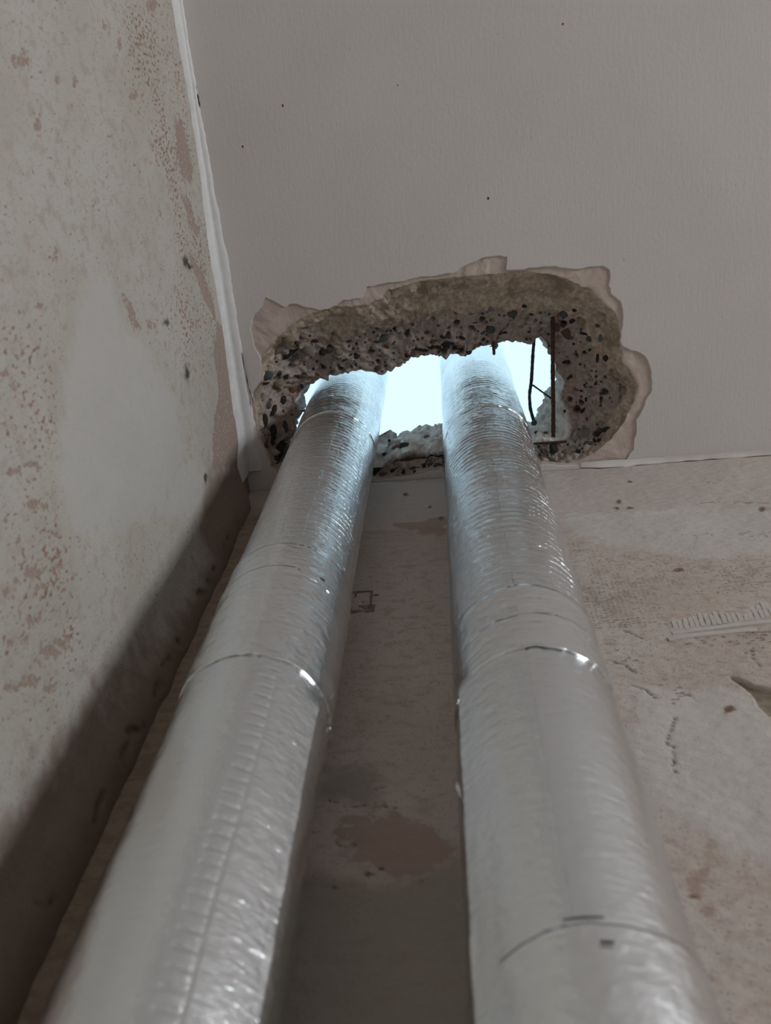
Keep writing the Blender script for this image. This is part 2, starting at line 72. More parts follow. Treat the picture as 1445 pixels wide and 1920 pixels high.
KEY_STONES_VOIDS = [((0.0953,-0.2493,2.5126),(0.16,-0.19,-0.97),'buff',0.011,0.0093,0.61),((0.0775,-0.2325,2.525),(0.17,-0.2,-0.97),'grey',0.0146,0.0086,1.13),((0.0924,-0.2197,2.5379),(0.16,-0.2,-0.97),'flint_void',0.0165,0.0043,1.29),((0.1041,-0.2413,2.5227),(0.15,-0.19,-0.97),'flint_void',0.0103,0.0034,-0.39),((0.1179,-0.2487,2.5232),(0.14,-0.19,-0.97),'buff',0.0102,0.0034,0.04),((0.0937,-0.2122,2.5476),(0.15,-0.21,-0.97),'blue',0.0087,0.007,0.9),((0.1206,-0.2232,2.5403),(0.14,-0.2,-0.97),'grey',0.0121,0.0104,0.51),((0.1302,-0.2381,2.5407),(0.13,-0.19,-0.97),'flint_void',0.0104,0.0043,0.17),((0.1408,-0.2124,2.5619),(0.13,-0.21,-0.97),'flint_void',0.007,0.0062,0.46),((0.1524,-0.2154,2.5643),(0.12,-0.2,-0.97),'slate',0.0079,0.007,0.61),((0.164,-0.2376,2.5512),(0.11,-0.19,-0.98),'buff',0.0069,0.0069,0.44),((0.198,-0.2224,2.5688),(0.09,-0.2,-0.98),'flint_void',0.0026,0.0053,0.51),((0.1955,-0.2009,2.5742),(0.09,-0.21,-0.97),'flint_void',0.0062,0.0089,0.32),((0.186,-0.2023,2.5715),(0.1,-0.21,-0.97),'flint_void',0.0044,0.0018,0.86),((0.1749,-0.1932,2.5754),(0.1,-0.22,-0.97),'flint_void',0.0062,0.0018,0.88),((0.2379,-0.2245,2.5695),(0.06,-0.2,-0.98),'slate',0.0123,0.0061,0.49),((0.2405,-0.2261,2.5733),(0.06,-0.2,-0.98),'flint_void',0.0105,0.0035,0.57),((0.2459,-0.2101,2.58),(0.06,-0.21,-0.98),'brown',0.008,0.0053,0.54),((0.259,-0.2163,2.5754),(0.05,-0.2,-0.98),'maroon',0.0062,0.0044,0.17),((0.2433,-0.2453,2.5513),(0.06,-0.19,-0.98),'blue',0.0078,0.0052,0.07),((0.2243,-0.206,2.5776),(0.07,-0.21,-0.98),'flint_void',0.0035,0.0035,0.25),((0.0703,-0.1896,2.5304),(0.17,-0.22,-0.96),'flint_void',0.0044,0.0061,0.91),((0.0776,-0.1803,2.5513),(0.16,-0.22,-0.96),'flint_void',0.0053,0.0071,0.71),((0.0806,-0.1519,2.5827),(0.16,-0.24,-0.96),'rust',0.0081,0.0109,0.5),((0.0634,-0.1716,2.5433),(0.17,-0.23,-0.96),'buff',0.0106,0.0088,0.89),((0.0625,-0.1347,2.5722),(0.17,-0.25,-0.95),'flint_void',0.0081,0.0099,0.5),((0.0969,-0.1535,2.5861),(0.15,-0.24,-0.96),'flint_void',0.0027,0.0072,0.47),((0.0981,-0.1733,2.5732),(0.15,-0.23,-0.96),'slate',0.009,0.0045,0.58),((0.1214,-0.1833,2.5774),(0.14,-0.22,-0.97),'flint_void',0.0027,0.0045,0.46),((0.1385,-0.1849,2.5803),(0.12,-0.22,-0.97),'flint_void',0.0045,0.0054,0.43),((0.0537,-0.1917,2.5091),(0.18,-0.22,-0.96),'slate',0.0103,0.0077,1.11),((0.0474,-0.1779,2.5199),(0.19,-0.23,-0.96),'flint_void',0.007,0.0035,0.58),((0.0674,-0.2091,2.5311),(0.17,-0.21,-0.96),'flint_void',0.0035,0.0026,0.59),((0.087,-0.1992,2.5521),(0.16,-0.21,-0.96),'flint_void',0.0053,0.0026,0.89),((0.0379,-0.1521,2.5186),(0.19,-0.24,-0.95),'grey',0.0052,0.0044,0.56),((0.042,-0.1362,2.5356),(0.19,-0.25,-0.95),'slate',0.008,0.0071,0.54),((0.0511,-0.1244,2.5422),(0.18,-0.26,-0.95),'flint_void',0.0045,0.0107,0.16),((0.0371,-0.1138,2.5191),(0.19,-0.27,-0.94),'flint_void',0.0062,0.0141,0.34),((0.045,-0.0864,2.5311),(0.18,-0.28,-0.94),'flint_void',0.0071,0.0179,0.3),((0.0561,-0.0594,2.5246),(0.18,-0.3,-0.94),'flint_void',0.0072,0.0179,0.17),((0.0491,-0.0478,2.5129),(0.18,-0.31,-0.93),'flint_void',0.0071,0.008,0.44),((0.0655,-0.0925,2.552),(0.17,-0.27,-0.95),'slate',0.0045,0.0144,0.63),((0.0365,-0.0795,2.5105),(0.19,-0.29,-0.94),'brown',0.0044,0.0088,0.48),((0.228,-0.1725,2.5844),(0.07,-0.23,-0.97),'maroon',0.0063,0.0063,0.22),((0.301,-0.1995,2.5839),(0.03,-0.21,-0.98),'flint_void',0.016,0.0035,-0.1),((0.2854,-0.1928,2.5833),(0.03,-0.22,-0.98),'brown',0.0071,0.0036,0.25),((0.3304,-0.2005,2.5853),(0.01,-0.21,-0.98),'flint_void',0.0195,0.0035,-0.13),((0.3502,-0.2067,2.5824),(-0.01,-0.21,-0.98),'flint_void',0.0141,0.0044,0.16),((0.3421,-0.2201,2.5725),(-0.0,-0.2,-0.98),'flint_void',0.0061,0.0044,-0.08),((0.3676,-0.2005,2.5842),(-0.02,-0.21,-0.98),'rust',0.0071,0.0044,-0.15),((0.3205,-0.2116,2.5831),(0.01,-0.2,-0.98),'brown',0.0071,0.0044,0.16),((0.3493,-0.2212,2.577),(-0.0,-0.2,-0.98),'slate',0.0044,0.0035,-0.1),((0.4187,-0.2238,2.5809),(-0.05,-0.2,-0.98),'slate',0.0088,0.007,-0.82),((0.4204,-0.2218,2.5814),(-0.05,-0.2,-0.98),'flint_void',0.0053,0.0044,-0.31),((0.3941,-0.1999,2.5857),(-0.03,-0.21,-0.98),'rust',0.0053,0.0035,-0.22),((0.4061,-0.2071,2.5895),(-0.04,-0.21,-0.98),'flint_void',0.0044,0.0035,-0.26),((0.4539,-0.2511,2.5598),(-0.07,-0.18,-0.98),'slate',0.0086,0.0077,-0.44),((0.4734,-0.2624,2.5544),(-0.08,-0.18,-0.98),'flint_void',0.0043,0.0034,-0.51),((0.4854,-0.2468,2.5693),(-0.09,-0.18,-0.98),'flint_void',0.0043,0.0035,-0.52),((0.4441,-0.2173,2.5856),(-0.06,-0.2,-0.98),'flint_void',0.0088,0.0035,-0.29),((0.4679,-0.2243,2.5854),(-0.08,-0.2,-0.98),'buff',0.0053,0.0035,-0.45),((0.4935,-0.2344,2.5766),(-0.09,-0.19,-0.98),'blue',0.0052,0.0043,-0.35),((0.481,-0.2139,2.5883),(-0.09,-0.2,-0.98),'flint_void',0.0044,0.0026,-0.47),((0.4244,-0.24,2.5763),(-0.05,-0.19,-0.98),'buff',0.0044,0.0035,-0.34),((0.5365,-0.2472,2.5542),(-0.12,-0.19,-0.98),'slate',0.0085,0.0094,-0.65),((0.5265,-0.2442,2.5562),(-0.12,-0.19,-0.98),'rust',0.0034,0.0051,-0.62),((0.5507,-0.2528,2.5402),(-0.13,-0.18,-0.97),'flint_void',0.0042,0.0042,-0.69),((0.5514,-0.2318,2.566),(-0.13,-0.19,-0.97),'flint_void',0.0078,0.0043,-0.04),((0.5409,-0.2121,2.5733),(-0.12,-0.2,-0.97),'maroon',0.0096,0.0165,0.02),((0.5241,-0.2217,2.5759),(-0.11,-0.2,-0.97),'brown',0.0078,0.0096,-0.58),((0.5297,-0.2012,2.5755),(-0.12,-0.21,-0.97),'buff',0.0079,0.007,-0.57),((0.5516,-0.1928,2.5653),(-0.13,-0.22,-0.97),'flint_void',0.0026,0.0026,-0.6),((0.5475,-0.1587,2.5842),(-0.13,-0.23,-0.96),'flint_void',0.0133,0.0035,-0.52),((0.5876,-0.1771,2.5441),(-0.15,-0.23,-0.96),'flint_void',0.003,0.0146,-0.76),((0.57,-0.2108,2.5553),(-0.14,-0.21,-0.97),'flint_void',0.0103,0.0034,-0.75),((0.5877,-0.2258,2.5379),(-0.15,-0.2,-0.97),'slate',0.0051,0.0042,-0.72),((0.5632,-0.2333,2.553),(-0.14,-0.19,-0.97),'buff',0.0085,0.0085,-0.69),((0.591,-0.2051,2.5332),(-0.16,-0.21,-0.96),'blue',0.0051,0.0068,-0.7),((0.5764,-0.2021,2.5532),(-0.15,-0.21,-0.97),'slate',0.0069,0.006,-0.66),((0.5982,-0.1743,2.5263),(-0.16,-0.23,-0.96),'flint_void',0.0068,0.006,-1.18),((0.5763,-0.1847,2.5534),(-0.15,-0.22,-0.96),'flint_void',0.0043,0.0026,0.26),((0.5457,-0.1334,2.5805),(-0.12,-0.25,-0.96),'flint_void',0.0053,0.0036,-0.17),((0.5561,-0.1149,2.5748),(-0.13,-0.26,-0.96),'rust',0.0053,0.0036,-1.04),((0.579,-0.1486,2.5558),(-0.15,-0.24,-0.96),'brown',0.0044,0.0035,-0.6),((0.5794,-0.1375,2.5539),(-0.15,-0.25,-0.96),'buff',0.0044,0.0052,-0.59),((0.5853,-0.148,2.5525),(-0.15,-0.24,-0.96),'flint_void',0.0026,0.0017,-0.61),((0.5644,-0.1124,2.5714),(-0.14,-0.26,-0.96),'flint_void',0.0036,0.0027,-0.18),((0.5692,-0.1221,2.5677),(-0.14,-0.26,-0.96),'flint_void',0.0027,0.0027,-0.55),((0.5786,-0.1205,2.5607),(-0.14,-0.26,-0.96),'flint_void',0.0035,0.0018,-0.21),((0.5845,-0.1283,2.5531),(-0.15,-0.26,-0.96),'flint_void',0.0026,0.0044,-0.93),((0.5933,-0.1313,2.5492),(-0.15,-0.25,-0.95),'maroon',0.0035,0.0026,-0.6),((0.5622,-0.0899,2.5703),(-0.13,-0.27,-0.95),'rust',0.0054,0.0045,-0.51),((0.5652,-0.0794,2.5676),(-0.14,-0.28,-0.95),'flint_void',0.0036,0.0063,-0.94),((0.571,-0.0984,2.5639),(-0.14,-0.27,-0.95),'flint_void',0.0027,0.0044,-0.53),((0.5921,-0.103,2.5478),(-0.15,-0.27,-0.95),'flint_void',0.0035,0.0044,-0.57),((0.5998,-0.1094,2.5522),(-0.16,-0.27,-0.95),'slate',0.0061,0.0026,0.13),((0.5917,-0.0647,2.5356),(-0.15,-0.29,-0.94),'buff',0.007,0.0053,-0.53),((0.5918,-0.0515,2.5367),(-0.15,-0.3,-0.94),'slate',0.0053,0.0035,-0.52),((0.5967,-0.0583,2.5193),(-0.16,-0.3,-0.94),'flint_void',0.0087,0.0044,-0.35),((0.5377,-0.0787,2.5739),(-0.12,-0.28,-0.95),'flint_void',0.0036,0.0045,-0.81),((0.5381,-0.0923,2.575),(-0.12,-0.27,-0.95),'grey',0.0027,0.009,-0.82),((0.568,-0.0444,2.5412),(-0.14,-0.3,-0.94),'grey',0.0177,0.0106,-0.56),((0.5839,-0.0396,2.5206),(-0.15,-0.31,-0.94),'flint_void',0.0105,0.0035,-0.23),((0.5669,-0.0365,2.5168),(-0.14,-0.31,-0.94),'slate',0.0079,0.0035,-0.38),((0.576,-0.0387,2.5195),(-0.14,-0.31,-0.94),'flint_void',0.0026,0.007,-0.48),((0.5106,-0.028,2.5274),(-0.1,-0.32,-0.94),'flint_void',0.008,0.0097,-0.37),((0.5355,-0.0315,2.5365),(-0.12,-0.31,-0.94),'flint_void',0.0027,0.0027,-0.41),((0.5355,-0.0197,2.5242),(-0.12,-0.32,-0.94),'buff',0.0115,0.008,-0.4),((0.5044,-0.0139,2.515),(-0.1,-0.33,-0.94),'slate',0.0097,0.0044,-0.61),((0.551,-0.023,2.5166),(-0.13,-0.32,-0.94),'flint_void',0.007,0.0053,-0.43),((0.4926,-0.0114,2.5445),(-0.09,-0.32,-0.94),'brown',0.0072,0.0063,-0.33),((0.6095,-0.1485,2.5285),(-0.17,-0.25,-0.95),'buff',0.0051,0.0086,-0.65),((0.6257,-0.1177,2.5236),(-0.18,-0.26,-0.95),'buff',0.0069,0.0103,-0.64),((0.3086,-0.0159,2.5233),(0.02,-0.33,-0.94),'brown',0.0152,0.008,0.13),((0.2972,-0.0194,2.513),(0.03,-0.33,-0.94),'flint_void',0.0053,0.0044,0.01),((0.2597,-0.0148,2.5044),(0.05,-0.33,-0.94),'flint_void',0.0062,0.0044,0.08),((0.2427,-0.0107,2.5219),(0.06,-0.33,-0.94),'flint_void',0.0054,0.0045,0.11),((0.2773,-0.0144,2.5125),(0.04,-0.33,-0.94),'maroon',0.0089,0.0053,0.22),((0.2275,-0.0079,2.5143),(0.07,-0.33,-0.94),'brown',0.0089,0.0054,0.13),((0.2507,-0.0381,2.5663),(0.06,-0.31,-0.95),'grey',0.011,0.0037,0.36),((0.2649,-0.0421,2.5626),(0.05,-0.3,-0.95),'slate',0.01,0.0046,-0.01),((0.2285,-0.0258,2.5677),(0.07,-0.31,-0.95),'slate',0.0055,0.0037,0.14),((0.3014,-0.044,2.5904),(0.02,-0.3,-0.95),'grey',0.0065,0.0046,0.01),((0.4871,-0.0458,2.5681),(-0.09,-0.3,-0.95),'slate',0.0036,0.0036,-0.34),((0.502,-0.0446,2.5654),(-0.1,-0.3,-0.95),'slate',0.0045,0.0027,-0.37),((0.4886,-0.0452,2.6196),(-0.09,-0.29,-0.95),'slate',0.0056,0.0074,-0.35)]

# ------------------------------------------------------------------ numpy noise
def _hash(ix, iy, iz, seed):
    h = (ix * 374761393 + iy * 668265263 + iz * 2147483647 + seed * 1442695041) & 0xFFFFFFFF
    h = ((h ^ (h >> 13)) * 1274126177) & 0xFFFFFFFF
    h = ((h ^ (h >> 16)) * 2246822519) & 0xFFFFFFFF
    return ((h ^ (h >> 15)) & 0xFFFFFF) / float(0xFFFFFF)
def vnoise(p, seed=0):
    i = np.floor(p).astype(np.int64); f = p - i; f = f * f * (3 - 2 * f)
    r = 0
    for dx in (0, 1):
        wx = f[..., 0] if dx else 1 - f[..., 0]
        for dy in (0, 1):
            wy = f[..., 1] if dy else 1 - f[..., 1]
            for dz in (0, 1):
                wz = f[..., 2] if dz else 1 - f[..., 2]
                r = r + wx * wy * wz * _hash(i[..., 0] + dx, i[..., 1] + dy, i[..., 2] + dz, seed)
    return r * 2 - 1
def fbm(p, scale, octaves=3, seed=0, gain=0.5):
    r = 0; a = 1; q = p * scale
    for k in range(octaves):
        r = r + a * vnoise(q, seed + k * 17); q = q * 2.03 + 5.1; a *= gain
    return r
def ridged(p, scale, octaves=3, seed=0):
    r = 0; a = 1; q = p * scale
    for k in range(octaves):
        r = r + a * (1 - np.abs(vnoise(q, seed + k * 13)) * 2.2); q = q * 2.07 + 3.3; a *= 0.5
    return r
def worley(p, scale, seed=0):
    """distance to nearest cell point, to the second nearest, and a random number of the nearest cell"""
    q = p * scale; i = np.floor(q).astype(np.int64)
    d1 = np.full(q.shape[:-1], 9.0); d2 = d1.copy(); rid = np.zeros(q.shape[:-1])
    for dx in (-1, 0, 1):
        for dy in (-1, 0, 1):
            for dz in (-1, 0, 1):
                cx, cy, cz = i[..., 0] + dx, i[..., 1] + dy, i[..., 2] + dz
                fx = cx + _hash(cx, cy, cz, seed + 1); fy = cy + _hash(cx, cy, cz, seed + 2); fz = cz + _hash(cx, cy, cz, seed + 3)
                d = np.sqrt((q[..., 0] - fx) ** 2 + (q[..., 1] - fy) ** 2 + (q[..., 2] - fz) ** 2)
                near = d < d1
                d2 = np.where(near, d1, np.minimum(d2, d)); rid = np.where(near, _hash(cx, cy, cz, seed + 4), rid)
                d1 = np.where(near, d, d1)
    return d1, d2, rid
def sstep(a, b, x):
    t = np.clip((x - a) / (b - a), 0, 1); return t * t * (3 - 2 * t)

# ------------------------------------------------------------------ mesh helpers
def mesh_np(name, verts, quads, smooth=True, attrs=None):
    me = bpy.data.meshes.new(name)
    verts = np.asarray(verts, dtype=np.float32).reshape(-1, 3)
    quads = np.asarray(quads, dtype=np.int32).reshape(-1, 4)
    me.vertices.add(len(verts)); me.vertices.foreach_set('co', verts.ravel())
    me.loops.add(quads.size); me.loops.foreach_set('vertex_index', quads.ravel())
    me.polygons.add(len(quads))
    me.polygons.foreach_set('loop_start', np.arange(0, quads.size, 4, dtype=np.int32))
    me.polygons.foreach_set('loop_total', np.full(len(quads), 4, dtype=np.int32))
    me.polygons.foreach_set('use_smooth', np.full(len(quads), smooth))
    me.update(calc_edges=True); me.validate()
    for k, v in (attrs or {}).items():
        a = me.attributes.new(k, 'FLOAT', 'POINT'); a.data.foreach_set('value', np.asarray(v, dtype=np.float32).ravel())
    return me
def link(name, me, mat, parent=None, **props):
    o = bpy.data.objects.new(name, me); COL.objects.link(o)
    if mat is not None and not me.materials: me.materials.append(mat)
    if parent is not None: o.parent = parent
    for k, v in props.items(): o[k] = v
    return o
def grid_quads(nu, nv, wrap_v=False, base=0, flip=False):
    u = np.arange(nu - 1); v = np.arange(nv if wrap_v else nv - 1)
    U, V = np.meshgrid(u, v, indexing='ij'); V2 = (V + 1) % nv
    q = np.stack([U * nv + V, (U + 1) * nv + V, (U + 1) * nv + V2, U * nv + V2], -1).reshape(-1, 4) + base
    return q[:, ::-1] if flip else q
def box_bm(bm, x0, x1, y0, y1, z0, z1):
    m = bmesh.ops.create_cube(bm, size=1, matrix=Matrix.Translation(((x0 + x1) / 2, (y0 + y1) / 2, (z0 + z1) / 2)) @ Matrix.Diagonal((x1 - x0, y1 - y0, z1 - z0, 1)))
    return m['verts']
def bm_obj(name, bm, mat, parent=None, smooth=False, **props):
    me = bpy.data.meshes.new(name); bm.to_mesh(me); bm.free()
    for p in me.polygons: p.use_smooth = smooth
    return link(name, me, mat, parent, **props)

# ------------------------------------------------------------------ node helpers
class NT:
    def __init__(s, name):
        s.m = bpy.data.materials.new(name); s.m.use_nodes = True
        s.t = s.m.node_tree; s.n = s.t.nodes; s.b = s.n['Principled BSDF']
        s.co = s.n.new('ShaderNodeTexCoord').outputs['Object']
    def set(s, sock, v):
        i = s.b.inputs[sock]
        if hasattr(v, 'links'): s.t.links.new(v, i)
        else: i.default_value = v if not isinstance(v, tuple) or len(v) == 4 else (*v, 1)
        return s
    def put(s, i, v):
        if hasattr(v, 'links'): s.t.links.new(v, i)
        elif isinstance(v, tuple) and len(v) == 3 and i.type == 'RGBA': i.default_value = (*v, 1)
        else: i.default_value = v
    def scaled(s, sc, loc=(0, 0, 0), rot=(0, 0, 0)):
        m = s.n.new('ShaderNodeMapping'); s.t.links.new(s.co, m.inputs[0])
        m.inputs['Scale'].default_value = sc if isinstance(sc, tuple) else (sc, sc, sc)
        m.inputs['Location'].default_value = loc; m.inputs['Rotation'].default_value = rot
        return m.outputs[0]
    def noise(s, scale, detail=3, rough=0.5, vec=None, dist=0):
        n = s.n.new('ShaderNodeTexNoise'); s.t.links.new(vec or s.co, n.inputs['Vector'])
        n.inputs['Scale'].default_value = scale; n.inputs['Detail'].default_value = detail
        n.inputs['Roughness'].default_value = rough; n.inputs['Distortion'].default_value = dist
        return n.outputs[0]
    def voro(s, scale, feature='F1', out='Distance', vec=None, rnd=1.0):
        n = s.n.new('ShaderNodeTexVoronoi'); n.feature = feature; s.t.links.new(vec or s.co, n.inputs['Vector'])
        n.inputs['Scale'].default_value = scale; n.inputs['Randomness'].default_value = rnd
        return n.outputs[out]
    def math(s, op, a, b=0.0, c=0.0):
        n = s.n.new('ShaderNodeMath'); n.operation = op
        s.put(n.inputs[0], a); s.put(n.inputs[1], b); s.put(n.inputs[2], c)
        return n.outputs[0]
    def ramp(s, f, lo, hi, a=0.0, b=1.0):
        n = s.n.new('ShaderNodeMapRange'); n.interpolation_type = 'SMOOTHSTEP'
        s.put(n.inputs[0], f); n.inputs[1].default_value = lo; n.inputs[2].default_value = hi
        n.inputs[3].default_value = a; n.inputs[4].default_value = b
        return n.outputs[0]
    def mix(s, f, a, b):
        n = s.n.new('ShaderNodeMix'); n.data_type = 'RGBA'
        s.put(n.inputs[0], f); s.put(n.inputs[6], a); s.put(n.inputs[7], b)
        return n.outputs[2]
    def attr(s, name):
        n = s.n.new('ShaderNodeAttribute'); n.attribute_name = name; return n.outputs['Fac']
    def bump(s, h, strength=0.3, dist=0.001, prev=None):
        n = s.n.new('ShaderNodeBump'); n.inputs['Strength'].default_value = strength; n.inputs['Distance'].default_value = dist
        s.t.links.new(h, n.inputs['Height'])
        if prev is not None: s.t.links.new(prev, n.inputs['Normal'])
        return n.outputs[0]
def ellipse_mask(u, v, ells, soft=0.5, wob=None):
    m = np.zeros_like(u)
    for cx, cy, ax, ay, bx, by in ells:
        det = ax * by - ay * bx
        du, dv = u - cx, v - cy
        a = (du * by - dv * bx) / det; b = (-du * ay + dv * ax) / det
        r = np.sqrt(a * a + b * b)
        if wob is not None: r = r * (1 + wob)
        m = np.maximum(m, 1 - sstep(1 - soft * 0.6, 1 + soft, r))
    return m
def seg_dist(u, v, pts, closed=False):
    d = np.full(u.shape, 9.0)
    P = list(pts) + ([pts[0]] if closed else [])
    for (x0, y0), (x1, y1) in zip(P[:-1], P[1:]):
        L = (x1 - x0) ** 2 + (y1 - y0) ** 2 + 1e-12
        t = np.clip(((u - x0) * (x1 - x0) + (v - y0) * (y1 - y0)) / L, 0, 1)
        d = np.minimum(d, np.hypot(u - x0 - t * (x1 - x0), v - y0 - t * (y1 - y0)))
    return d
def inside(u, v, pts):
    r = np.zeros(u.shape, bool); n = len(pts)
    for k in range(n):
        x0, y0 = pts[k]; x1, y1 = pts[(k + 1) % n]
        c = ((y0 > v) != (y1 > v))
        with np.errstate(divide='ignore', invalid='ignore'):
            xi = (x1 - x0) * (v - y0) / (y1 - y0 if y1 != y0 else 1e-9) + x0
        r ^= c & (u < xi)
    return r
def poly_mask(u, v, polys, soft=0.008, wob=0.0):
    m = np.zeros_like(u)
    for p in polys:
        d = seg_dist(u, v, p, True); sd = np.where(inside(u, v, p), d, -d) + wob
        m = np.maximum(m, sstep(-soft, soft, sd))
    return m

# ------------------------------------------------------------------ materials
def mat_left_wall():
    s = NT('old_lime_plaster')
    fine = s.noise(420, 4, 0.6); mid = s.noise(55, 4, 0.6); big = s.noise(7, 3)
    base = s.mix(s.ramp(big, .35, .65), (.445, .42, .375), (.49, .465, .43))
    base = s.mix(s.ramp(mid, .50, .66), base, (.415, .375, .325))
    base = s.mix(s.ramp(s.noise(380, 3, .6), .58, .68), base, (.32, .27, .225))
    base = s.mix(s.math('MULTIPLY', s.attr('smooth_coat'), .75), base, (.50, .485, .475))
    # worn speckles showing the pink brown layer below
    sp = s.noise(210, 3, .55, s.scaled((1, 1, .62)))
    thr = s.math('ADD', sp, s.math('MULTIPLY', s.attr('speckle'), .125))
    thr = s.math('SUBTRACT', thr, s.math('MULTIPLY', s.attr('smooth_coat'), .08))
    mask = s.ramp(thr, .665, .685)
    brown = s.mix(s.ramp(s.noise(70, 3), .4, .6), (.34, .215, .165), (.26, .165, .125))
    base = s.mix(mask, base, brown)
    bm_ = s.math('ADD', s.attr('brown'), s.math('MULTIPLY', s.math('SUBTRACT', s.noise(190, 4, .65), .5), 3.0))
    bmask = s.ramp(bm_, .66, .80)
    base = s.mix(bmask, base, s.mix(s.ramp(fine, .5, .62), (.33, .245, .205), (.42, .345, .30)))
    base = s.mix(s.attr('dark_brown'), base, (.26, .185, .145))  # darker brown near the back corner and along the lower stretch
    base = s.mix(s.attr('dark_spot'), base, (.06, .055, .035))
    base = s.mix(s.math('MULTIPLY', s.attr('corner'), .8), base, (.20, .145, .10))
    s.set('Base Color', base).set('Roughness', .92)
    b = s.bump(fine, .5, .0012); b = s.bump(s.noise(120, 4, .6), .5, .002, b)
    h = s.math('MULTIPLY', s.math('MAXIMUM', mask, bmask), -1.0)
    s.set('Normal', s.bump(h, .5, .0008, b))
    return s.m
def mat_back_wall():
    s = NT('rough_skim_plaster')
    fine = s.noise(380, 4, .6); mid = s.noise(45, 4, .6, s.scaled((1, 1, 1.8))); big = s.noise(6, 3)
    base = s.mix(s.ramp(big, .35, .65), (.53, .455, .405), (.575, .51, .465))
    base = s.mix(s.ramp(mid, .48, .68), base, (.47, .37, .315))
    base = s.mix(s.ramp(s.noise(330, 3, .6), .58, .68), base, (.33, .26, .21))
    base = s.mix(s.math('MULTIPLY', s.attr('top_band'), .7), base, (.57, .515, .485))
    base = s.mix(s.math('MULTIPLY', s.attr('smooth_coat'), .8), base, (.60, .565, .54))
    bm_ = s.math('ADD', s.attr('brown'), s.math('MULTIPLY', s.math('SUBTRACT', s.noise(120, 4, .6), .5), 1.3))
    base = s.mix(s.math('MULTIPLY', s.ramp(bm_, .4, .75), .8), base, (.40, .285, .235))
    base = s.mix(s.math('MULTIPLY', s.attr('olive'), .75), base, (.33, .30, .25))
    base = s.mix(s.attr('spot'), base, (.20, .12, .08))
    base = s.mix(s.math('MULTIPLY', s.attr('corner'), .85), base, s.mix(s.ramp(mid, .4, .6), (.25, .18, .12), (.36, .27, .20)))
    base = s.mix(s.attr('chip'), base, s.mix(s.ramp(mid, .4, .6), (.22, .18, .13), (.33, .28, .21)))
    base = s.mix(s.attr('crack'), base, (.10, .08, .065))
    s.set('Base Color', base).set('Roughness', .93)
    b = s.bump(fine, .5, .0012); b = s.bump(s.noise(90, 5, .65, s.scaled((1, 1, 1.6))), .6, .0025, b)
    s.set('Normal', b)
    return s.m
def mat_ceiling():
    s = NT('painted_ceiling')
    n = s.noise(5, 3)
    base = s.mix(s.ramp(n, .35, .65), (.69, .65, .635), (.715, .68, .668))
    base = s.mix(s.ramp(s.noise(240, 2), .72, .76), base, (.45, .41, .39))
    s.set('Base Color', base).set('Roughness', .8)
    b = s.bump(s.noise(150, 4, .55), .22, .0012)
    b = s.bump(s.noise(60, 3, .5, s.scaled((4, .5, 1), rot=(0, 0, .15))), .16, .0010, b)
    s.set('Normal', b)
    return s.m
def mat_skim():
    s = NT('exposed_skim_coat')
    base = s.mix(s.ramp(s.noise(30, 4), .35, .65), (.58, .475, .42), (.64, .545, .49))
    s.set('Base Color', base).set('Roughness', .9)
    b = s.bump(s.noise(300, 4), .4, .001); b = s.bump(s.noise(40, 3, .5, dist=1.5), .5, .003, b)
    s.set('Normal', b); return s.m
def mat_concrete():
    s = NT('broken_concrete')
    n1 = s.noise(120, 5, .65); n2 = s.noise(28, 3)
    conc = s.mix(s.ramp(n1, .35, .65), (.25, .205, .18), (.48, .42, .38))
    conc = s.mix(s.ramp(n2, .42, .62), conc, (.40, .32, .285))
    cell = s.voro(140, 'F1', 'Color'); sep = s.n.new('ShaderNodeSeparateColor'); s.t.links.new(cell, sep.inputs[0])
    conc = s.mix(s.math('MULTIPLY', s.ramp(sep.outputs[0], .78, .82), s.ramp(s.voro(140), .45, .38)), conc, (.075, .07, .065))
    conc = s.mix(s.math('MULTIPLY', s.ramp(sep.outputs[1], .85, .88), s.ramp(s.voro(140), .5, .4)), conc, (.36, .26, .18))
    mort = s.mix(s.ramp(n1, .35, .68), (.37, .285, .215), (.60, .50, .40))
    mort = s.mix(s.ramp(s.noise(26, 5, .65), .48, .66), mort, (.27, .21, .15))
    c = s.mix(s.attr('mortar'), conc, mort)
    daylit_plaster = s.mix(s.ramp(s.noise(50, 4, .6), .36, .58), (.60, .56, .53), (.93, .92, .90))  # pale plaster whitened to carry the daylight above the lip
    c = s.mix(s.attr('daylit_plaster'), c, daylit_plaster)
    c = s.mix(s.attr('cavity'), c, (.05, .042, .035))
    s.set('Base Color', c).set('Roughness', .95)
    b = s.bump(s.noise(500, 4, .6), .6, .0015); b = s.bump(s.noise(150, 4, .6), .7, .003, b)
    s.set('Normal', b); return s.m
